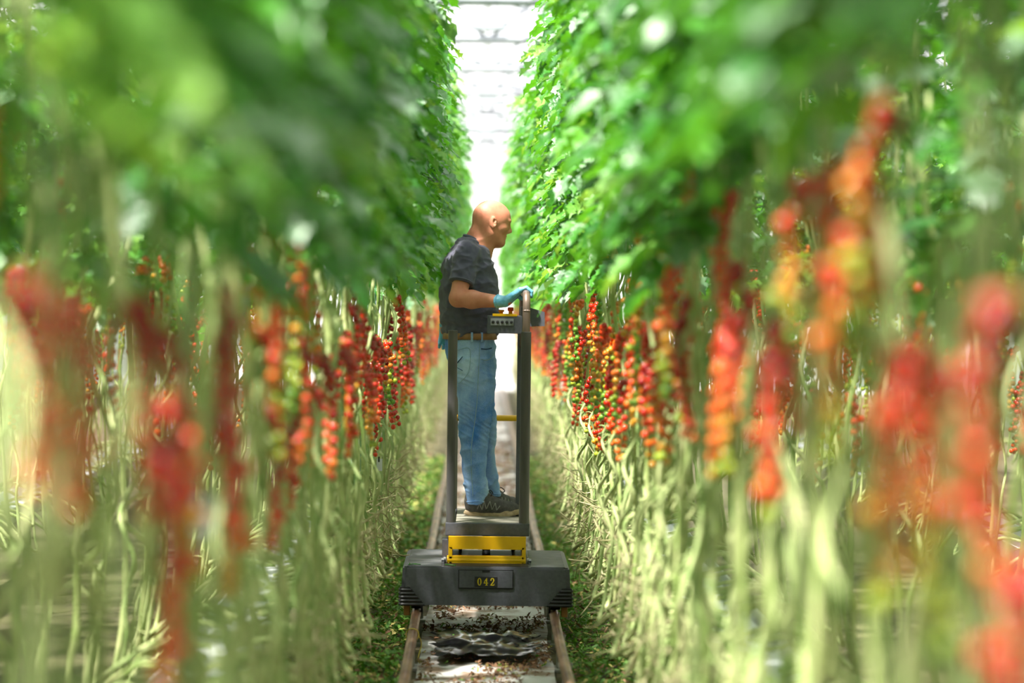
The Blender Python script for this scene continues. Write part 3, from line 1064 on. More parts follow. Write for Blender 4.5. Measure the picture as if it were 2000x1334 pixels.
# hoop handle: front tube up, bent back over the control box, down to the rear post
hy0, hy1 = yp + 0.03, yp + 0.50
xh = pxr
hp = spline([(xh, hy0, tr_ - 0.04), (xh, hy0, tr_ + 0.1), (xh, hy0, th_ - 0.10), (xh, hy0 + 0.012, th_ - 0.045), (xh - 0.001, hy0 + 0.06, th_ - 0.012),
             (xh - 0.004, (hy0 + hy1) / 2, th_ - 0.006), (xh - 0.01, hy1 - 0.06, th_ - 0.012), (xh - 0.012, hy1 - 0.012, th_ - 0.06), (xh - 0.014, hy1, th_ - 0.14), (xh - 0.014, hy1, tr_ - 0.1)], 70)
hoop = link('hoop_handle', MB().tube(hp, 0.0205, 16).mesh('hoop_handle', M_WORN), tro)
xrear = pxr - 0.010
link('post', sharp(MB().box((xrear - 0.03, hy1 - 0.012, q0.z - 0.01), (xrear + 0.012, hy1 + 0.03, tr_ + 0.02), bev=0.004).mesh('post', M_DARK)), tro)
link('post', sharp(MB().tube([(pxr, yp + PD - 0.03, q0.z - 0.01), (pxr, yp + PD - 0.03, tr_)], 0.0255, 18).mesh('post', M_POST), 50), tro)
# chain/catch details on the rear post
b = MB()
for z in (T(1018, 690, 14.9).z, T(1018, 845, 14.9).z):
    b.tube([(xrear + 0.008, hy1 - 0.016, z + 0.035), (xrear + 0.008, hy1 - 0.022, z), (xrear + 0.006, hy1 - 0.018, z - 0.035)], [0.006, 0.01, 0.006], 8)
link('latch', b.mesh('latch', M_BOLT), tro)
# yellow guard bar behind the worker's legs
gz = T(960, 816, 15.38).z
gy = 15.36 - TY
b = MB().tube([(pxl + 0.02, gy, gz), (pxr - 0.022, gy, gz)], 0.0175, 14)
link('guard_bar', sharp(b.mesh('guard_bar', M_YEL), 50), tro)
b = MB().tube([(pxr - 0.004, hy1 + 0.1, gz), (pxr - 0.03, hy1 + 0.1, gz)], [0.022, 0.012], 12)
link('bar_socket', b.mesh('bar_socket', M_YEL), tro)
b = MB().tube([(pxl + 0.024, gy, gz), (pxl + 0.034, gy, gz)], 0.0185, 14)
link('bar_clip', b.mesh('bar_clip', M_BLACK), tro)

# control box
YC = 14.62
yc = YC - TY
c0 = T(952, 616, YC)
c1 = T(1020, 652, YC)
ctrl = link('control_box', sharp(MB().box((c0.x, yc, c1.z), (c1.x, yc + 0.16, c0.z), bev=0.006).mesh('control_box', M_DARK)), tro)
# right-hand wing that points into the crop
e0 = T(1032, 600, YC)
e1 = T(1064, 637, YC)
poly = [(c1.x - 0.01, e1.z - 0.005), (e1.x, e1.z), (e1.x - 0.001, e0.z - 0.025), (e0.x, e0.z), (c1.x - 0.01, e0.z)]
link('control_wing', sharp(MB().prism(poly, 'y', yc + 0.01, yc + 0.15).mesh('control_wing', M_DARK, False)), ctrl)
s0 = T(962, 610, YC + 0.03)
s1 = T(1010, 618, YC + 0.03)
link('label_plate', sharp(MB().box((s0.x, yc - 0.002, c0.z - 0.004), (s1.x, yc + 0.12, c0.z + 0.010), bev=0.002).mesh('label_plate', M_YEL)), ctrl)
for px_, mm, hgt in ((997, M_RED, 0.036), (979, M_ORANGE, 0.022)):
    c_ = T(px_, 612, YC + 0.05)
    zb_ = c0.z + 0.010
    b = MB()
    b.tube([(c_.x, yc + 0.05, zb_), (c_.x, yc + 0.05, zb_ + hgt * 0.45)], 0.011, 14, 1)
    b.tube([(c_.x, yc + 0.05, zb_ + hgt * 0.4), (c_.x, yc + 0.05, zb_ + hgt * 0.5), (c_.x, yc + 0.05, zb_ + hgt * 0.92), (c_.x, yc + 0.05, zb_ + hgt)], [0.012, 0.0165, 0.0165, 0.012], 16, 0)
    link('emergency_button' if mm is M_RED else 'signal_button', sharp(b.mesh('button', [mm, M_ORANGE]), 40), ctrl)
s0 = T(958, 622, YC)
s1 = T(1003, 636, YC)
link('switch_strip', sharp(MB().box((s0.x, yc - 0.006, s1.z), (s1.x, yc + 0.002, s0.z), bev=0.002).mesh('switch_strip', M_GREYL)), ctrl)
bt = MB().tube([(0, 0, 0), (0, -0.008, 0), (0, -0.011, 0)], [0.008, 0.008, 0.005], 12).mesh('switch', M_BLACK)
for i in range(5):
    link('switch', bt, ctrl, (s0.x + 0.014 + i * 0.025, yc - 0.006, (s0.z + s1.z) / 2))

# green bits lying on the trolley top
V, F = leaflet(0.075, 0.03, 0.2, 0.1, np.random.default_rng(3))
lv = mesh_np('leaflet', V, F, [M_LEAF])
pp = W(795, 1104, 14.2)
st = MB().tube(spline([(-0.035, 0, 0.003), (0.0, 0.01, 0.006), (0.03, 0.0, 0.004)], 8), 0.003, 5)
st.add(V * 0.5 + (-0.03, 0, 0.006), F)
link('leaf_scrap', st.mesh('leaf_scrap', M_LEAF), None, (xl + 0.075, TY + 0.06, RT + zt + 0.004), (0, 0, 0.1),
     label='green leaf scrap lying on the front corner of the trolley', cat='leaf scrap')
link('leaf_scrap', st.mesh('leaf_scrap', M_LEAF), None, (-0.19, TY + 0.05, RT + zt + 0.004), (0, 0, 2.6),
     label='green leaf scrap lying on the trolley before the yellow arms', cat='leaf scrap')


for o in list(tro.children_recursive):
    if o.type == 'MESH' and o.name.split('.')[0] not in ('digit', 'corner_bumper'):
        md = o.modifiers.new('normals', 'WEIGHTED_NORMAL')
        md.keep_sharp = True
# ------------------------------------------------------------------ the worker


class Grid:
    """signed-distance field on a lattice, meshed with surface nets"""

    def __init__(s, lo, hi, h):
        s.lo = np.array(lo, float)
        s.h = h
        s.n = np.ceil((np.array(hi) - s.lo) / h).astype(int) + 1
        s.ax = [s.lo[i] + h * np.arange(s.n[i]) for i in range(3)]
        s.D = np.full(s.n, 1.0, np.float32)

    def sub(s, blo, bhi, mg=0.03):
        sl = []
        for i in range(3):
            a = max(0, int((blo[i] - mg - s.lo[i]) / s.h))
            b = min(s.n[i], int((bhi[i] + mg - s.lo[i]) / s.h) + 2)
            sl.append(slice(a, max(a, b)))
        X = s.ax[0][sl[0]][:, None, None]
        Y = s.ax[1][sl[1]][None, :, None]
        Z = s.ax[2][sl[2]][None, None, :]
        return tuple(sl), X, Y, Z

    def put(s, sl, d, k, op):
        a = s.D[sl]
        if a.size == 0:
            return
        d = np.broadcast_to(d, a.shape)
        if op == '+':
            h = np.clip(0.5 + 0.5 * (a - d) / k, 0, 1)
            s.D[sl] = a * (1 - h) + d * h - k * h * (1 - h)
        else:
            d = -d
            h = np.clip(0.5 - 0.5 * (a - d) / k, 0, 1)
            s.D[sl] = a * (1 - h) + d * h + k * h * (1 - h)

    def cone(s, a, b, r1, r2, k=0.01, op='+', sq=(1, 1, 1)):
        a, b = np.array(a, float), np.array(b, float)
        r = max(r1, r2) * max(1 / min(sq), 1)
        sl, X, Y, Z = s.sub(np.minimum(a, b) - r, np.maximum(a, b) + r, k + 0.02)
        ba = b - a
        L2 = ba @ ba + 1e-12
        t = np.clip(((X - a[0]) * ba[0] + (Y - a[1]) * ba[1] + (Z - a[2]) * ba[2]) / L2, 0, 1)
        d = np.sqrt((sq[0] * (X - a[0] - t * ba[0])) ** 2 + (sq[1] * (Y - a[1] - t * ba[1])) ** 2 + (sq[2] * (Z - a[2] - t * ba[2])) ** 2) - (r1 + (r2 - r1) * t)
        s.put(sl, d, k, op)

    def chain(s, pts, rs, k=0.01, op='+'):
        for i in range(len(pts) - 1):
            s.cone(pts[i], pts[i + 1], rs[i], rs[i + 1], k, op)

    def ell(s, c, r, k=0.01, op='+', M=None):
        c, r = np.array(c, float), np.array(r, float)
        rm = r.max()
        sl, X, Y, Z = s.sub(c - rm, c + rm, k + 0.02)
        x, y, z = X - c[0], Y - c[1], Z - c[2]
        if M is not None:
            M = np.asarray(M)
            x, y, z = (M[0, 0] * x + M[1, 0] * y + M[2, 0] * z, M[0, 1] * x + M[1, 1] * y + M[2, 1] * z, M[0, 2] * x + M[1, 2] * y + M[2, 2] * z)
        k0 = np.sqrt((x / r[0]) ** 2 + (y / r[1]) ** 2 + (z / r[2]) ** 2)
        k1 = np.sqrt((x / r[0] ** 2) ** 2 + (y / r[1] ** 2) ** 2 + (z / r[2] ** 2) ** 2) + 1e-9
        s.put(sl, k0 * (k0 - 1) / k1, k, op)

    def loft(s, rows, psi=0.0, k=0.01, pw=2.0):
        """rows (z, cx, cy, ru, rv): stacked ellipses turned by psi"""
        rows = np.array(sorted(map(tuple, rows)))
        zz = np.linspace(rows[0, 0], rows[-1, 0], 80)
        f = []
        for c in range(1, 5):
            v = np.interp(zz, rows[:, 0], rows[:, c])
            vp = np.pad(v, 4, 'edge')
            ker = np.array([1, 2, 3, 4, 5, 4, 3, 2, 1.0])
            f.append(np.convolve(vp, ker / ker.sum(), 'valid'))
        rm = rows[:, 3:5].max()
        lo = [rows[:, 1].min() - rm, rows[:, 2].min() - rm, rows[0, 0]]
        hi = [rows[:, 1].max() + rm, rows[:, 2].max() + rm, rows[-1, 0]]
        sl, X, Y, Z = s.sub(lo, hi, k + 0.02)
        cx, cy, ru, rv = [np.interp(Z, zz, q) for q in f]
        dx, dy = X - cx, Y - cy
        u = dx * math.cos(psi) + dy * math.sin(psi)
        v = -dx * math.sin(psi) + dy * math.cos(psi)
        q = (np.abs(u / ru) ** pw + np.abs(v / rv) ** pw) ** (1 / pw)
        d = (q - 1) * np.minimum(ru, rv)
        d = np.maximum(d, np.maximum(rows[0, 0] - Z, Z - rows[-1, 0]))
        s.put(sl, d, k, '+')

    def cut_below(s, z):
        s.D = np.maximum(s.D, (z - s.ax[2])[None, None, :].astype(np.float32))

    def mesh(s):
        D = s.D
        ins = D < 0
        nx, ny, nz = D.shape
        c = [ins[i:nx - 1 + i, j:ny - 1 + j, k:nz - 1 + k] for i in (0, 1) for j in (0, 1) for k in (0, 1)]
        cnt = sum(x.astype(np.int8) for x in c)
        act = (cnt > 0) & (cnt < 8)
        idx = np.argwhere(act)
        vid = np.full(act.shape, -1, np.int64)
        vid[act] = np.arange(len(idx))
        acc = np.zeros((len(idx), 3))
        n = np.zeros(len(idx))
        corners = [(i, j, k) for i in (0, 1) for j in (0, 1) for k in (0, 1)]
        for a in corners:
            for ax in range(3):
                if a[ax] == 0:
                    b_ = list(a)
                    b_[ax] = 1
                    da = D[idx[:, 0] + a[0], idx[:, 1] + a[1], idx[:, 2] + a[2]]
                    db = D[idx[:, 0] + b_[0], idx[:, 1] + b_[1], idx[:, 2] + b_[2]]
                    m_ = (da < 0) != (db < 0)
                    t = da / (da - db + 1e-12)
                    p = np.array(a, float)[None, :].repeat(len(idx), 0)
                    p[:, ax] += t
                    acc[m_] += p[m_]
                    n[m_] += 1
        V = (idx + acc / n[:, None]) * s.h + s.lo
        F = []
        for ax in range(3):
            o1, o2 = [(1, 2), (2, 0), (0, 1)][ax]
            sa = [slice(1, -1)] * 3
            sb = [slice(1, -1)] * 3
            sa[ax] = slice(0, -1)
            sb[ax] = slice(1, None)
            A, B = ins[tuple(sa)], ins[tuple(sb)]
            ed = np.argwhere(A != B)
            if len(ed) == 0:
                continue
            flip = A[tuple(ed.T)]
            off = np.ones(3, int)
            off[ax] = 0
            e = ed + off

            def cell(d1, d2):
                q = e.copy()
                q[:, o1] -= d1
                q[:, o2] -= d2
                return vid[tuple(q.T)]
            quad = np.stack([cell(1, 1), cell(0, 1), cell(0, 0), cell(1, 0)], 1)
            quad[~flip] = quad[~flip][:, ::-1]
            F.append(quad)
        F = np.concatenate(F)
        F = F[(F >= 0).all(1)]
        return V, F


def relax(V, F, it=2, lam=0.5):
    e = np.concatenate([F[:, [0, 1]], F[:, [1, 2]], F[:, [2, 3]], F[:, [3, 0]]])
    e = np.concatenate([e, e[:, ::-1]])
    deg = np.bincount(e[:, 0], minlength=len(V))[:, None].astype(float)
    for _ in range(it):
        A = np.zeros_like(V)
        np.add.at(A, e[:, 0], V[e[:, 1]])
        V = V + lam * (A / np.maximum(deg, 1) - V)
    return V


def vnormals(V, F):
    n = np.cross(V[F[:, 2]] - V[F[:, 0]], V[F[:, 3]] - V[F[:, 1]])
    N = np.zeros_like(V)
    for k in range(4):
        np.add.at(N, F[:, k], n)
    return N / (np.linalg.norm(N, axis=1)[:, None] + 1e-12)


PY = 15.0
PX0 = W(948, 1003, PY).x
PO = Vector((PX0, PY, DECKZ))
person = empty('person', PO, 'bald worker in navy t-shirt, blue jeans and blue gloves standing on the trolley', 'person')


def Q(px, py, Y=PY):
    p = W(px, py, Y) - PO
    return np.array(p)


PSI = R(8)
# --- rows measured from the photograph: pixel row, back edge, front edge
SH = [(474, 906, 946), (482, 893, 953), (492, 880, 957), (505, 868, 961), (525, 862, 966), (550, 859.5, 971), (580, 859, 974), (610, 860, 976), (635, 862, 977), (650, 864, 974), (662, 868, 968)]
WID = {474: 0.085, 482: 0.13, 492: 0.16, 505: 0.178, 525: 0.185, 550: 0.185, 580: 0.182, 610: 0.182, 635: 0.182, 650: 0.180, 662: 0.176}


def rows_of(tab, wid, cy=0.0, grow=0.0):
    out = []
    for (py, xb, xf) in tab:
        a, b = Q(xb, py), Q(xf, py)
        hs = (b[0] - a[0]) / 2
        rv = wid(py) if callable(wid) else wid[py]
        ru = math.sqrt(max(1e-4, hs ** 2 - (rv * math.sin(PSI)) ** 2)) / math.cos(PSI)
        cyy = cy(py) if callable(cy) else cy
        out.append(((a[2] + b[2]) / 2, (a[0] + b[0]) / 2, cyy, ru + grow, rv + grow))
    return out


SHO_R, ELB_R, WRI_R = Q(912, 500, 14.82), Q(894, 583, 14.74), Q(981, 589, 14.64)
SHO_L, ELB_L, WRI_L = Q(902, 500, 15.19), Q(880, 585, 15.26), Q(869, 640, 15.14)
HC = Q(961.5, 435, 15.0)
HS = 1.03
HM = np.array(Matrix.Rotation(R(14), 3, 'Z') @ Matrix.Rotation(R(11), 3, 'Y'))


def hp_(u, v, w):
    return HC + HS * (HM @ np.array([u, v, w]))


def head_ell(g, c, r, k, op='+', extra=None):
    M_ = HM if extra is None else HM @ extra
    g.ell(hp_(*c), np.array(r) * HS, k, op, M_)


# --- body: one continuous skin surface
g = Grid((-0.34, -0.46, 0.03), (0.26, 0.36, 1.80), 0.0036)
for rows_tab in (SH,):
    g.loft(rows_of(rows_tab, WID, 0.0, -0.02), PSI, 0.02)
LEGN = [(700, 884, 966), (740, 889, 966), (760, 892, 966), (800, 897, 962), (830, 897, 958), (860, 898, 953), (900, 901, 950), (940, 906, 951), (965, 908, 955), (982, 910, 954)]
LEGF = [(700, 890, 969), (740, 897, 969), (760, 902, 968), (800, 914, 967), (830, 922, 968), (860, 930, 970), (900, 936, 970), (940, 940, 973), (960, 943, 977), (972, 945, 978)]


def legw(py):
    return float(np.interp(py, [700, 760, 830, 900, 980], [0.10, 0.098, 0.082, 0.074, 0.066]))


PEL = [(650, 866, 968), (665, 868, 968), (690, 871, 969), (715, 876, 969), (740, 884, 968), (752, 890, 966)]
PW = {650: 0.172, 665: 0.178, 690: 0.186, 715: 0.186, 740: 0.178, 752: 0.16}
CN, CF = (lambda py: -0.095), (lambda py: float(np.interp(py, [700, 980], [0.09, 0.13])))
g.loft(rows_of(PEL, PW, 0.0, -0.012), PSI, 0.02)
g.loft(rows_of(LEGN, legw, CN, -0.022), PSI, 0.02)
g.loft(rows_of(LEGF, legw, CF, -0.022), PSI, 0.02)
# feet inside the shoes
g.cone(Q(925, 985) + (0, -0.095, 0), Q(1000, 998) + (0, -0.11, 0), 0.034, 0.022, 0.03)
g.cone(Q(955, 978) + (0, 0.13, 0), Q(985, 996) + (0, 0.13, 0), 0.034, 0.022, 0.03)
# neck
g.cone(hp_(-0.040, 0, -0.035), Q(921, 492), 0.063, 0.076, 0.05)
g.cone(hp_(-0.005, 0, -0.06), Q(940, 492), 0.050, 0.058, 0.05)
# arms
for S_, E_, W_ in ((SHO_R, ELB_R, WRI_R), (SHO_L, ELB_L, WRI_L)):
    mid = S_ * 0.5 + E_ * 0.5
    g.cone(S_, mid, 0.052, 0.047, 0.03)
    g.cone(mid, E_, 0.049, 0.046, 0.02)
    f1 = E_ * 0.68 + W_ * 0.32
    g.cone(E_, f1, 0.045, 0.049, 0.02)
    g.cone(f1, W_, 0.049, 0.030, 0.02)
    g.cone(W_, W_ + (W_ - E_) * 0.12, 0.027, 0.022, 0.01)
# head
head_ell(g, (-0.012, 0, 0.030), (0.098, 0.077, 0.090), 0.02)
head_ell(g, (0.030, 0, 0.012), (0.066, 0.068, 0.080), 0.03)
head_ell(g, (-0.045, 0, 0.010), (0.060, 0.066, 0.070), 0.03)
head_ell(g, (0.036, 0, -0.050), (0.050, 0.052, 0.062), 0.03)      # muzzle and cheeks
head_ell(g, (0.062, 0, -0.098), (0.026, 0.028, 0.020), 0.022)      # chin
for s in (-1, 1):
    g.cone(hp_(0.055, s * 0.026, -0.098), hp_(0.0, s * 0.050, -0.058), 0.016 * HS, 0.012 * HS, 0.045)   # jaw line
    head_ell(g, (0.052, s * 0.046, -0.020), (0.026, 0.020, 0.020), 0.02)                                     # cheek bone
    head_ell(g, (0.080, s * 0.028, 0.024), (0.014, 0.024, 0.0085), 0.014)                                   # brow
    head_ell(g, (0.0945, s * 0.030, 0.005), (0.0135, 0.016, 0.010), 0.012, '-')                               # socket
    head_ell(g, (0.078, s * 0.031, 0.009), (0.013, 0.016, 0.006), 0.004)                                    # upper lid
    head_ell(g, (0.077, s * 0.031, -0.006), (0.012, 0.015, 0.005), 0.005)                                   # lower lid
    head_ell(g, (0.092, s * 0.0125, -0.033), (0.012, 0.009, 0.0075), 0.006)                                  # nostril wing
    er = np.array(Matrix.Rotation(R(-14), 3, 'Y') @ Matrix.Rotation(R(s * 22), 3, 'Z'))
    head_ell(g, (-0.014, s * 0.079, -0.004), (0.019, 0.0085, 0.034), 0.005, '+', er)                           # ear
    head_ell(g, (-0.008, s * 0.088, 0.000), (0.010, 0.007, 0.018), 0.004, '-', er)
    head_ell(g, (-0.003, s * 0.082, -0.004), (0.005, 0.006, 0.007), 0.003, '+', er)
g.cone(hp_(0.086, 0, 0.014), hp_(0.106, 0, -0.024), 0.009, 0.0115, 0.012)
g.cone(hp_(0.106, 0, -0.024), hp_(0.094, 0, -0.036), 0.0105, 0.008, 0.006)
head_ell(g, (0.082, 0, -0.058), (0.0125, 0.024, 0.0065), 0.006)
head_ell(g, (0.080, 0, -0.071), (0.0125, 0.021, 0.0075), 0.006)
head_ell(g, (0.097, 0, -0.0645), (0.008, 0.026, 0.0018), 0.003, '-')
V, F = g.mesh()
V = relax(V, F, 2)
M_SKIN = mat('skin', lin(216, 146, 118), lin(200, 122, 96), 22, rough=0.5, spec=0.35, bump=0.08, bscale=160, sss=0.12, lo=0.3, hi=0.75)
link('body', mesh_np('body', V, F, [M_SKIN]), person)
M_EYE = mat('eye', lin(220, 214, 208), rough=0.15)
M_IRIS = mat('iris', lin(60, 70, 80), rough=0.1)
M_HAIR = mat('grey brow hair', lin(128, 98, 82), rough=0.8)
for s in (-1, 1):
    b = MB().sphere(hp_(0.0715, s * 0.031, 0.003), 0.0125, 14, 10)
    c_ = hp_(0.0715 + 0.0085, s * 0.031, 0.003)
    b.sphere(c_, 0.0055, 10, 8, 1)
    link('eye', b.mesh('eye', [M_EYE, M_IRIS]), person)
    b = MB()
    for i in range(12):
        f = i / 11
        p = hp_(0.0925 - 0.016 * f ** 2, s * (0.012 + 0.038 * f), 0.026 + 0.005 * math.sin(f * 2.4))
        b.tube([p, p + np.array(HM @ np.array([0.002, s * 0.006, 0.003]))], [0.0018, 0.0007], 4)
    link('eyebrow', b.mesh('eyebrow', M_HAIR), person)

# --- t-shirt
g = Grid((-0.34, -0.32, 0.90), (0.20, 0.34, 1.62), 0.0042)
g.loft(rows_of(SH, WID), PSI, 0.02, 2.25)
g.cone(Q(918, 482), SHO_R + (0, 0.02, 0.012), 0.060, 0.062, 0.05)
g.cone(Q(912, 482), SHO_L + (0, -0.02, 0.012), 0.060, 0.062, 0.05)
for S_, E_, n in ((SHO_R, ELB_R, 0.60), (SHO_L, ELB_L, 0.60)):
    e_ = S_ + (E_ - S_) * n
    g.cone(S_, e_, 0.064, 0.066, 0.035)
    ax_ = (E_ - S_) / np.linalg.norm(E_ - S_)
    # square off the sleeve hem
    sl, X, Y, Z = g.sub(e_ - 0.09, e_ + 0.09, 0.02)
    pd = (X - e_[0]) * ax_[0] + (Y - e_[1]) * ax_[1] + (Z - e_[2]) * ax_[2]
    rad = np.sqrt((X - e_[0]) ** 2 + (Y - e_[1]) ** 2 + (Z - e_[2]) ** 2)
    far = (Y < -0.12) if S_[1] < 0 else (Y > 0.12)
    hollow = np.where((rad < 0.085) & far, pd - 0.012, -1.0)
    g.D[sl] = np.maximum(g.D[sl], hollow.astype(np.float32))
V, F = g.mesh()
V = relax(V, F, 2)
N_ = vnormals(V, F)
hemz = Q(915, 662)[2]
for i in range(len(V)):
    p = V[i]
    d = 0.0
    side = math.atan2(p[1], p[0] + 0.08)
    # folds running from the armpit down and round the belly
    q = Vector((p[0] * 5 + p[2] * 7, p[1] * 5, p[2] * 13 - p[0] * 8))
    d += 0.011 * (1 - 2 * abs(mnoise.noise(q))) - 0.006
    q = Vector((p[0] * 16 - p[2] * 9, p[1] * 9, p[2] * 24 + p[0] * 12))
    d += 0.006 * (1 - 2 * abs(mnoise.noise(q))) - 0.003
    d += 0.004 * math.exp(-((p[2] - hemz - 0.06) / 0.06) ** 2) * math.sin(p[2] * 95 + 6 * mnoise.noise(Vector((p[0] * 6, p[1] * 6, 3))))
    V[i] = p + N_[i] * d
M_SHIRT = mat('navy cotton', lin(82, 80, 98), lin(92, 90, 108), 30, rough=0.85, spec=0.25, bump=0.25, bscale=420, sheen=0.15)
link('t_shirt', mesh_np('t_shirt', V, F, [M_SHIRT]), person)
# collar rib
t = np.linspace(0, 2 * PI, 33)
cc, cb, cf = Q(930, 472), Q(907, 460), Q(953, 487)
ux = (cf - cb) / 2
col_p = [(cf + cb) / 2 + ux * math.cos(a) + np.array([0.0, 0.076 * math.sin(a), 0.012 * math.sin(a) ** 2]) for a in t]
link('collar', MB().tube(col_p, 0.0095, 8).mesh('collar', M_SHIRT), person)
# sleeve hem stitching bands
for S_, E_ in ((SHO_R, ELB_R),):
    e_ = S_ + (E_ - S_) * 0.615
    ax_ = (E_ - S_) / np.linalg.norm(E_ - S_)
    u_ = np.cross(ax_, (0, 1, 0))
    u_ /= np.linalg.norm(u_)
    w_ = np.cross(ax_, u_)
    ring = [e_ + 0.066 * (math.cos(a) * u_ + math.sin(a) * w_) for a in t]
    link('sleeve_hem', MB().tube(ring, 0.004, 6).mesh('sleeve_hem', M_SHIRT), person)

# --- jeans
m = bpy.data.materials.new('washed denim')
m.use_nodes = True
nt = m.node_tree
N, L = nt.nodes, nt.links
bs = N['Principled BSDF']
bs.inputs['Roughness'].default_value = 0.8
bs.inputs['Specular IOR Level'].default_value = 0.25
tc = N.new('ShaderNodeTexCoord')
n1 = N.new('ShaderNodeTexNoise')
n1.inputs['Scale'].default_value = 5.0
n1.inputs['Detail'].default_value = 6
n2 = N.new('ShaderNodeTexNoise')
n2.inputs['Scale'].default_value = 240.0
n2.inputs['Detail'].default_value = 2
mp = N.new('ShaderNodeMapping')
mp.inputs['Scale'].default_value = (1, 1, 0.45)
L.new(tc.outputs['Object'], mp.inputs['Vector'])
L.new(mp.outputs['Vector'], n1.inputs['Vector'])
L.new(tc.outputs['Object'], n2.inputs['Vector'])
add = N.new('ShaderNodeMath')
add.operation = 'MULTIPLY_ADD'
add.inputs[1].default_value = 0.22
L.new(n2.outputs['Fac'], add.inputs[0])
L.new(n1.outputs['Fac'], add.inputs[2])
rp = N.new('ShaderNodeValToRGB')
rp.color_ramp.elements[0].position = 0.45
rp.color_ramp.elements[0].color = lin(66, 122, 206)
rp.color_ramp.elements[1].position = 0.80
rp.color_ramp.elements[1].color = lin(186, 212, 240)
L.new(add.outputs[0], rp.inputs['Fac'])
L.new(rp.outputs['Color'], bs.inputs['Base Color'])
M_DENIM = m
M_DENIMD = mat('dark denim', lin(40, 66, 104), lin(62, 92, 132), 60, rough=0.85)
M_THREAD = mat('denim seam', lin(140, 168, 192), rough=0.85)
g = Grid((-0.30, -0.30, 0.05), (0.20, 0.34, 1.06), 0.0042)
g.loft(rows_of(PEL, PW), PSI, 0.02, 2.2)
g.loft(rows_of(LEGN, legw, CN), PSI, 0.025, 2.15)
g.loft(rows_of(LEGF, legw, CF), PSI, 0.025, 2.15)
V, F = g.mesh()
V = relax(V, F, 2)
N_ = vnormals(V, F)
for i in range(len(V)):
    p = V[i]
    q = Vector((p[0] * 6 + p[2] * 4, p[1] * 6, p[2] * 9 - p[0] * 9))
    d = 0.009 * (1 - 2 * abs(mnoise.noise(q))) - 0.006
    kn = math.exp(-((p[2] - 0.50) / 0.10) ** 2) + 0.8 * math.exp(-((p[2] - 0.16) / 0.05) ** 2) + 0.7 * math.exp(-((p[2] - 0.80) / 0.07) ** 2)
    q = Vector((p[0] * 8 + 3, p[1] * 8, p[2] * 34 + p[0] * 16))
    d += 0.010 * kn * (0.6 - 2 * abs(mnoise.noise(q)))
    q = Vector((p[0] * 22, p[1] * 22, p[2] * 30))
    d += 0.0018 * mnoise.noise(q)
    V[i] = p + N_[i] * d
jeans = link('jeans', mesh_np('jeans', V, F, [M_DENIM]), person)
JV = V


def on_surface(px, py, side=-1):
    """a point of the jeans facing the camera, under this pixel"""
    best = None
    q = Q(px, py)
    m_ = (np.abs(JV[:, 0] - q[0]) < 0.012) & (np.abs(JV[:, 2] - q[2]) < 0.012)
    c = JV[m_]
    if len(c) == 0:
        return Q(px, py) + np.array([0, -0.18, 0])
    return np.array([q[0], c[:, 1].min(), q[2]])


# outer side seam, pocket edges, back pocket
seam = [on_surface(x, y) + (0, -0.001, 0) for x, y in ((937, 668), (936, 700), (934, 740), (931, 790), (926, 830), (921, 870), (921, 920), (924, 965))]
link('side_seam', MB().tube(spline(seam, 50), 0.0022, 5).mesh('side_seam', M_THREAD), jeans)
pk = [on_surface(x, y) + (0, -0.001, 0) for x, y in ((941, 700), (950, 702), (960, 697), (966, 688))]
link('pocket_edge', MB().tube(spline(pk, 16), 0.0024, 5).mesh('pocket_edge', M_THREAD), jeans)
pk2 = [on_surface(x, y) + (0, -0.002, 0) for x, y in ((940, 680), (950, 681), (960, 679))]
link('coin_pocket', MB().tube(spline(pk2, 12), [0.004] * 12, 6).mesh('coin_pocket', M_DENIMD), jeans)
b = MB()
pts = [(892, 683), (917, 680), (917, 718), (906, 738), (892, 742)]
outl = [on_surface(x, y) + (0, -0.0015, 0) for x, y in pts]
b.tube(spline(outl + [outl[0]], 40), 0.002, 5)
link('back_pocket', b.mesh('back_pocket', M_THREAD), jeans)
b = MB()
b.tube([on_surface(893, 708) + (0, -0.002, 0), on_surface(904, 695) + (0, -0.002, 0)], 0.003, 5)
b.tube([on_surface(893, 716) + (0, -0.002, 0), on_surface(904, 722) + (0, -0.002, 0)], 0.002, 5)
link('pocket_mark', b.mesh('pocket_mark', M_DENIMD), jeans)
# hems
for tab, cy, py in ((LEGN, CN, 980), (LEGF, CF, 971)):
    r_ = rows_of([(py, np.interp(py, [t_[0] for t_ in tab], [t_[1] for t_ in tab]), np.interp(py, [t_[0] for t_ in tab], [t_[2] for t_ in tab]))], legw, cy)[0]
    ring = [(r_[1] + r_[3] * math.cos(a), r_[2] + r_[4] * math.sin(a), r_[0] + 0.012 + 0.003 * math.sin(3 * a)) for a in t]
    link('hem', MB().tube(ring, 0.005, 6).mesh('hem', M_DENIM), jeans)

# --- belt with loops
M_BELT = mat('brown leather', lin(132, 92, 58), lin(158, 116, 76), 20, rough=0.55)
r0 = rows_of([(656, 867.5, 968)], {656: 0.177})[0]
V, F = [], []
n = 64
for i in range(n):
    a = 2 * PI * i / n
    ca, sa = math.cos(a), math.sin(a)
    pwf = (abs(ca) ** 2.2 + abs(sa) ** 2.2) ** (-1 / 2.2)
    u, v = (r0[3] + 0.004) * ca * pwf, (r0[4] + 0.004) * sa * pwf
    x, y = u * math.cos(PSI) - v * math.sin(PSI) + r0[1], u * math.sin(PSI) + v * math.cos(PSI) + r0[2]
    for dz in (-0.019, 0.016):
        V.append((x, y, r0[0] + dz))
F = [(2 * i, 2 * ((i + 1) % n), 2 * ((i + 1) % n) + 1, 2 * i + 1) for i in range(n)]
me = mesh_np('belt', V, F, [M_BELT])
belt = link('belt', me, person)
md = belt.modifiers.new('thick', 'SOLIDIFY')
md.thickness = 0.004
md.offset = 1
b = MB()
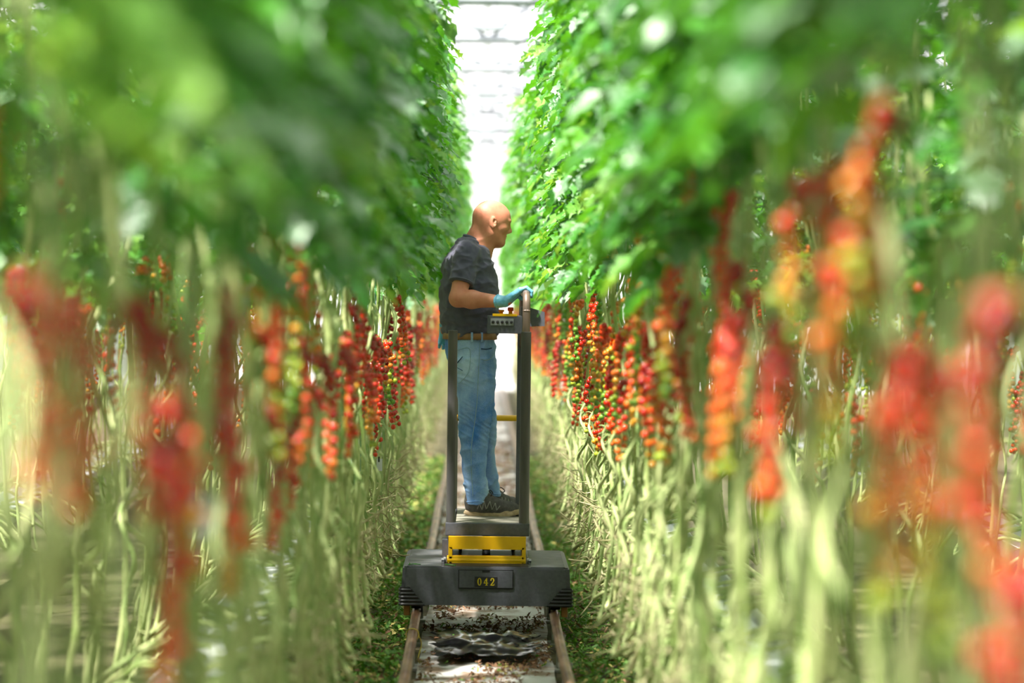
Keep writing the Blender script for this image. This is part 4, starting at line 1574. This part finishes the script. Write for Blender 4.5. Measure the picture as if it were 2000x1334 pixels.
for px_ in (922, 941):
    p = Q(px_, 660)
    yb_ = -math.sqrt(max(0.0, 1 - ((p[0] - r0[1]) / r0[3]) ** 2)) * (r0[4] + 0.012)
    b.box((p[0] - 0.006, yb_ - 0.006, r0[0] - 0.030), (p[0] + 0.006, yb_ + 0.004, r0[0] + 0.022), bev=0.002)
link('belt_loop', b.mesh('belt_loop', M_DENIM), belt)

# --- gloves: hands with five separate fingers
M_GLOVE = mat('blue nitrile', lin(104, 178, 216), lin(128, 196, 228), 30, rough=0.38, spec=0.5, bump=0.25, bscale=110)
g = Grid((0.02, -0.50, 1.10), (0.34, -0.24, 1.32), 0.0022)
hy = -0.385
hoop_c = np.array(W(1029, 571, 14.615) - PO)
hoop_c[0] = xh - 0.003 - PX0
hoop_c[2] = th_ - 0.006 + RT - DECKZ
hoop_c[1] = hy
wr = WRI_R.copy()
kn_c = hoop_c + np.array([-0.030, 0.0, 0.020])
g.cone(wr + (WRI_R - ELB_R) * -0.09, wr + (WRI_R - ELB_R) * 0.06, 0.0365, 0.031, 0.01)
for f in np.linspace(-1, 1, 5):
    a = wr + np.array([0.015, f * 0.010, 0.0])
    b_ = kn_c + np.array([0.0, f * 0.030, -0.004 * f * f])
    g.cone(a, b_, 0.020, 0.0135, 0.012)
FL = ((0.033, 0.95, 0.0098), (0.011, 1.05, 0.0100), (-0.011, 1.0, 0.0095), (-0.032, 0.82, 0.0086))   # index far from the camera, little finger near
for off, ln, r_ in FL:
    k0 = kn_c + np.array([0, off, 0])
    k1 = hoop_c + np.array([0.004 * ln, off * 1.02, 0.0205 + r_ + 0.001])
    k2 = hoop_c + np.array([0.0205 + r_ + 0.001, off * 1.02, 0.010])
    k3 = hoop_c + np.array([0.0205 + r_ + 0.002, off, 0.010 - 0.026 * ln])
    g.chain([k0, k1, k2, k3], [0.0115, r_ * 1.05, r_, r_ * 0.88], 0.003)
# thumb leaves the side of the palm and closes under the hoop
t0 = wr + np.array([0.03, 0.022, -0.004])
t1 = hoop_c + np.array([-0.040, 0.050, -0.010])
t2 = hoop_c + np.array([-0.026, 0.050, -0.026])
t3 = hoop_c + np.array([-0.004, 0.046, -0.0315])
g.chain([t0, t1, t2, t3], [0.018, 0.0125, 0.0105, 0.009], 0.006)
V, F = g.mesh()
V = relax(V, F, 1)
N_ = vnormals(V, F)
V = V + N_ * np.array([0.0014 * mnoise.noise(Vector((p[0] * 60, p[1] * 60, p[2] * 60))) for p in V])[:, None]
link('glove', mesh_np('glove', V, F, [M_GLOVE]), person, label='blue rubber glove gripping the hoop handle')
ax_ = (WRI_R - ELB_R) / np.linalg.norm(WRI_R - ELB_R)
u_ = np.cross(ax_, (0, 1, 0))
u_ /= np.linalg.norm(u_)
w_ = np.cross(ax_, u_)
cpos = WRI_R - ax_ * 0.026
link('glove_cuff', MB().tube([cpos + 0.0365 * (math.cos(a) * u_ + math.sin(a) * w_) for a in t], 0.003, 6).mesh('glove_cuff', M_GLOVE), person)
# left hand, hanging relaxed behind the hip
g = Grid((-0.36, 0.04, 0.70), (-0.08, 0.30, 1.06), 0.0024)
wr = WRI_L.copy()
g.cone(wr + (0, 0, 0.015), wr + (0, 0, -0.01), 0.0325, 0.029, 0.01)
kn_c = wr + np.array([0.004, -0.004, -0.085])
for f in np.linspace(-1, 1, 4):
    g.cone(wr + np.array([f * 0.010, 0, -0.01]), kn_c + np.array([f * 0.030, 0, 0.004 * abs(f)]), 0.018, 0.0125, 0.012)
for off, ln, r_ in ((0.032, 0.92, 0.0098), (0.011, 1.05, 0.01), (-0.011, 0.98, 0.0094), (-0.031, 0.8, 0.0085)):
    k0 = kn_c + np.array([off, 0, 0])
    k1 = k0 + np.array([off * 0.1, -0.014, -0.026 * ln])
    k2 = k1 + np.array([0, -0.024, -0.004 * ln])
    k3 = k2 + np.array([0, -0.010, 0.018 * ln])
    g.chain([k0, k1, k2, k3], [0.011, r_, r_ * 0.95, r_ * 0.85], 0.003)
g.chain([wr + np.array([0.022, -0.008, -0.02]), kn_c + np.array([0.046, -0.02, 0.028]), kn_c + np.array([0.046, -0.03, 0.004]), kn_c + np.array([0.040, -0.036, -0.018])], [0.017, 0.012, 0.0105, 0.009], 0.006)
V, F = g.mesh()
V = relax(V, F, 1)
link('glove', mesh_np('glove', V, F, [M_GLOVE]), person, label='blue rubber glove on the hand hanging behind the hip')

# --- shoes
M_SHOE = mat('dark grey shoe fabric', lin(70, 67, 68), lin(92, 88, 86), 40, rough=0.75, bump=0.3, bscale=200)
M_SOLE = mat('tan sole', lin(206, 182, 150), lin(172, 146, 116), 30, rough=0.7, bump=0.4, bscale=60)
M_LACE = mat('lace', lin(48, 44, 44), rough=0.8)
M_SHTR = mat('shoe grey stripe', lin(146, 144, 140), rough=0.6)
M_LINING = mat('rust lining', lin(150, 84, 56), rough=0.8)


def shoe(ox, oy, yaw):
    """heel at 0, toe at +x 0.31; returns an Empty-free pair of meshes placed under the person"""
    g = Grid((-0.03, -0.08, -0.01), (0.34, 0.08, 0.16), 0.003)
    g.chain([(0.045, 0, 0.052), (0.10, 0, 0.052), (0.19, 0.004, 0.040), (0.255, 0.006, 0.036)], [0.044, 0.045, 0.046, 0.040], 0.02)
    g.cone((0.255, 0.006, 0.036), (0.275, 0.006, 0.034), 0.040, 0.034, 0.02)
    g.chain([(0.052, 0, 0.09), (0.115, 0, 0.085), (0.19, 0, 0.055)], [0.042, 0.040, 0.032], 0.025)
    g.cone((0.035, 0, 0.085), (0.035, 0, 0.105), 0.036, 0.034, 0.02)
    g.cut_below(0.018)
    g.cone((0.070, 0, 0.15), (0.070, 0, 0.125), 0.037, 0.030, 0.008, '-')
    V, F = g.mesh()
    V = relax(V, F, 1)
    up = mesh_np('shoe', V, F, [M_SHOE])
    # sole: outline loft
    xs_ = np.linspace(0, 1, 26)
    outline = []
    for sg in (1, -1):
        seq = xs_ if sg == 1 else xs_[::-1]
        for f in seq:
            x = -0.004 + 0.322 * f
            w = 0.046 * (math.sin(PI * min(1, max(0, f * 0.94 + 0.03))) ** 0.34) * (1 - 0.14 * math.exp(-((f - 0.42) / 0.16) ** 2)) * (1.06 if f > 0.5 else 0.94)
            outline.append((x, sg * w + 0.005 * math.sin(PI * f)))
    n = len(outline)
    V, F = [], []
    for z, gr in ((0.0, 0.97), (0.006, 1.0), (0.012, 1.015), (0.024, 1.0), (0.030, 0.96)):
        for (x, y) in outline:
            toe = 0.016 * max(0, (x - 0.23) / 0.09) ** 1.6 if z < 0.02 else 0.012 * max(0, (x - 0.23) / 0.09)
            heel = 0.006 * max(0, (0.03 - x) / 0.03) if z < 0.01 else 0
            V.append((0.155 + (x - 0.155) * gr, y * gr, z + toe + heel))
    for r_ in range(4):
        for i in range(n):
            F.append((r_ * n + i, r_ * n + (i + 1) % n, (r_ + 1) * n + (i + 1) % n, (r_ + 1) * n + i))
    F.append(tuple(range(n))[::-1])
    F.append(tuple(4 * n + i for i in range(n)))
    F = [f[::-1] for f in F]
    sole = mesh_np('sole', V, F, [M_SOLE], True)
    loc = (ox, oy, 0.0)
    su = link('shoe', up, person, loc, (0, 0, yaw))
    link('sole', sharp(sole, 40), su)
    b = MB()
    for i, x in enumerate((0.118, 0.140, 0.162, 0.184)):
        z = 0.128 - 0.0165 * i
        b.tube(spline([(x - 0.006, -0.030, z - 0.014), (x, 0.0, z + 0.001), (x + 0.006, 0.030, z - 0.014)], 9), 0.0032, 5)
    b.tube(spline([(0.118, 0, 0.13), (0.135, -0.02, 0.139), (0.150, -0.034, 0.118), (0.140, -0.022, 0.112)], 12), 0.0028, 5)
    b.tube(spline([(0.118, 0, 0.13), (0.14, 0.02, 0.14), (0.155, 0.03, 0.12)], 12), 0.0028, 5)
    link('lace', b.mesh('lace', M_LACE), su)
    b = MB()
    for sg in (-1, 1):
        zig = [(0.070, 0.040), (0.082, 0.070), (0.098, 0.036), (0.108, 0.088), (0.120, 0.038), (0.140, 0.084), (0.152, 0.036), (0.170, 0.074), (0.178, 0.034), (0.196, 0.060)]
        for k in range(len(zig) - 1):
            pts = []
            for f in np.linspace(0, 1, 7):
                x = zig[k][0] * (1 - f) + zig[k + 1][0] * f
                z = zig[k][1] * (1 - f) + zig[k + 1][1] * f
                pts.append((x, z))
            b_pts = []
            for (x, z) in pts:
                m_ = (np.abs(V_UP(up)[:, 0] - x) < 0.005) & (np.abs(V_UP(up)[:, 2] - z) < 0.005)
                yy = V_UP(up)[m_][:, 1]
                if len(yy):
                    b_pts.append((x, (yy.min() - 0.0006) if sg < 0 else (yy.max() + 0.0006), z))
            if len(b_pts) > 2:
                b.tube(b_pts, 0.0028, 5)
    link('stripe', b.mesh('stripe', M_SHTR), su)
    b = MB().tube([(0.070 + 0.040 * math.cos(a), 0.034 * math.sin(a), 0.124 + 0.010 * math.cos(a)) for a in t], 0.0055, 6)
    link('collar_lining', b.mesh('collar_lining', M_LINING), su)
    return su


_vc = {}


def V_UP(me):
    if me.name not in _vc:
        a = np.empty(len(me.vertices) * 3, np.float32)
        me.vertices.foreach_get('co', a)
        _vc[me.name] = a.reshape(-1, 3)
    return _vc[me.name]


hn = Q(908, 1003)[0]
shoe(hn, -0.096, R(-2))
hf = Q(936, 1003)[0]
shoe(Q(942, 1003)[0], 0.07, R(48))

# ------------------------------------------------------------------ litter, cut leaves, debris
M_LIT = mat('fallen green leaf', lin(70, 120, 40), lin(116, 160, 62), 30, rough=0.55, trans=lin(120, 180, 50), tfac=0.2)
M_LITY = mat('yellowed fallen leaf', lin(170, 160, 80), lin(206, 190, 120), 30, rough=0.7)
M_LITB = mat('brown dried leaf', lin(116, 82, 58), lin(164, 124, 94), 30, rough=0.85)
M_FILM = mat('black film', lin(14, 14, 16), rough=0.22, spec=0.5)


def litter(name, n, xr, yr, mats, wts, seed, smin_, smax_, zamp, clump=0.0):
    rng = np.random.default_rng(seed)
    V, F, mi = [], [], []
    base = []
    for k in range(6):
        Vb, Fb = leaflet(1.0, rng.uniform(0.2, 0.6), rng.uniform(0, 0.6), rng.uniform(-0.3, 0.6), rng, 6)
        base.append((Vb, Fb))
    cnt = 0
    tries = 0
    while cnt < n and tries < n * 12:
        tries += 1
        x = rng.uniform(*xr)
        y = rng.uniform(yr[0] ** 0.5, yr[1] ** 0.5) ** 2
        v = mnoise.noise(Vector((x * 4.0, y * 2.5, seed))) + 0.5 * mnoise.noise(Vector((x * 11.0, y * 8, seed)))
        if v < clump:
            continue
        Vb, Fb = base[int(rng.integers(6))]
        s = rng.uniform(smin_, smax_)
        M_ = rot_m(rng.normal(0, 0.5), rng.normal(0, 0.45), rng.uniform(0, 2 * PI))
        z = 0.03 + zamp * rng.random() * (0.5 + max(0, v))
        P = (Vb * s) @ M_.T + np.array([x, y, z])
        P[:, 2] = np.maximum(P[:, 2], 0.008)
        V.append(P)
        F.append(np.array(Fb) + cnt * len(Vb))
        mi += [int(rng.choice(len(mats), p=wts))] * len(Fb)
        cnt += 1
    V = np.concatenate(V)
    F = np.concatenate(F)
    return mesh_np(name, V, F, mats, True, mi)


for s in (-1, 1):
    me = litter('leaf_litter', 17000, (s * 0.40, s * 0.95) if s > 0 else (-0.95, -0.40), (10.5, 30), [M_LIT, M_LITY, M_LITB], [0.72, 0.16, 0.12], 70 + s, 0.02, 0.06, 0.10, -0.35)
    link('leaf_litter', me, None, label='green cut leaves heaped on the floor along the %s row' % ROWNAME[s], cat='leaf litter', kind='stuff')
me = litter('leaf_debris', 15000, (-0.33, 0.33), (10.5, 34), [M_LITB, M_LITY, M_LIT], [0.86, 0.10, 0.04], 91, 0.012, 0.04, 0.05, 0.02)
link('leaf_debris', me, None, label='brown dried leaf debris on the white film between the rails', cat='leaf debris', kind='stuff')
# puddle of black film under the trolley front
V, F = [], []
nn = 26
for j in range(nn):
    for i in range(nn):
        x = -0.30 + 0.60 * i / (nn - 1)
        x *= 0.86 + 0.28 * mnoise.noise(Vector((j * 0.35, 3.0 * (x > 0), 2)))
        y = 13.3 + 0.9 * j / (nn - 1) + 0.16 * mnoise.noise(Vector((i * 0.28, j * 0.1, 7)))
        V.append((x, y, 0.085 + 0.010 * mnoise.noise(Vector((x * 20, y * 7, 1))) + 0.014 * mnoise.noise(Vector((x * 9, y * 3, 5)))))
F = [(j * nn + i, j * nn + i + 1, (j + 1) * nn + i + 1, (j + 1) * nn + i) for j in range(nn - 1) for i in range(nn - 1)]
link('black_film', mesh_np('black_film', V, F, [M_FILM]), None, label='glossy black plastic film lying under the trolley front', cat='film')

# ------------------------------------------------------------------ small things hanging in the rows
M_TAG = mat('white card', lin(226, 226, 236), rough=0.6)
M_TAGR = mat('red print', lin(196, 48, 40), rough=0.6)
M_WIRE = mat('grey wire', lin(150, 150, 152), rough=0.4, metal=0.5)
tagm = MB().box((-0.019, -0.0012, -0.034), (0.019, 0.0012, 0.034), bev=0.001, seg=1).mesh('card', M_TAG, False)
for (px_, py_, X_, lab) in ((740, 908, -0.60, 'small white card hanging low among the shaded stems beside the worker'),
                           (397, 1008, -0.57, 'blurred white card hanging below a red truss in the shaded row'),
                           (470, 500, -0.60, None)):
    if lab is None:
        continue
    dd = CR @ Vector(((px_ - 1000) / FPX, (667 - py_) / FPX, -1.0))
    Yt = (X_ - CAM.x) / dd.x * dd.y
    p = W(px_, py_, Yt)
    e = empty('row_card', p, lab, 'card', None, R(6))
    link('card', tagm, e)
    link('clip', MB().box((-0.004, -0.004, 0.016), (0.004, 0.003, 0.046), bev=0.001).mesh('clip', M_BLACK, False), e)
dd = CR @ Vector(((742 - 1000) / FPX, (667 - 1120) / FPX, -1.0))
Yt = (-0.60 - CAM.x) / dd.x * dd.y
e = empty('row_label', W(742, 1120, Yt), 'red and white printed label low on a stem beside the trolley', 'label')
link('label_strip', MB().box((-0.014, -0.001, -0.022), (0.014, 0.001, 0.022), bev=0.0005, seg=1).mesh('label_strip', M_TAG, False), e)
link('red_stripe', MB().box((-0.0142, -0.0014, -0.002), (0.0142, 0.0014, 0.0145)).mesh('red_stripe', M_TAGR, False), e)
# stem hook in the shaded foreground
Yt = 8.4
p = W(478, 560, Yt)
hk = spline([(-0.010, 0, 0.06), (-0.011, 0, 0.02), (-0.004, 0, 0.002), (0.006, 0, 0.0), (0.015, 0, 0.008), (0.017, 0, 0.016)], 20)
b = MB().tube(hk * 1.5, 0.006, 6).tube([(0.004, 0, 0.0), (0.005, 0, -0.04), (0.004, 0, -0.16)], 0.0045, 6)
link('stem_hook', b.mesh('stem_hook', M_WIRE), None, p, label='grey wire stem hook hanging in the shaded foreground', cat='hook')
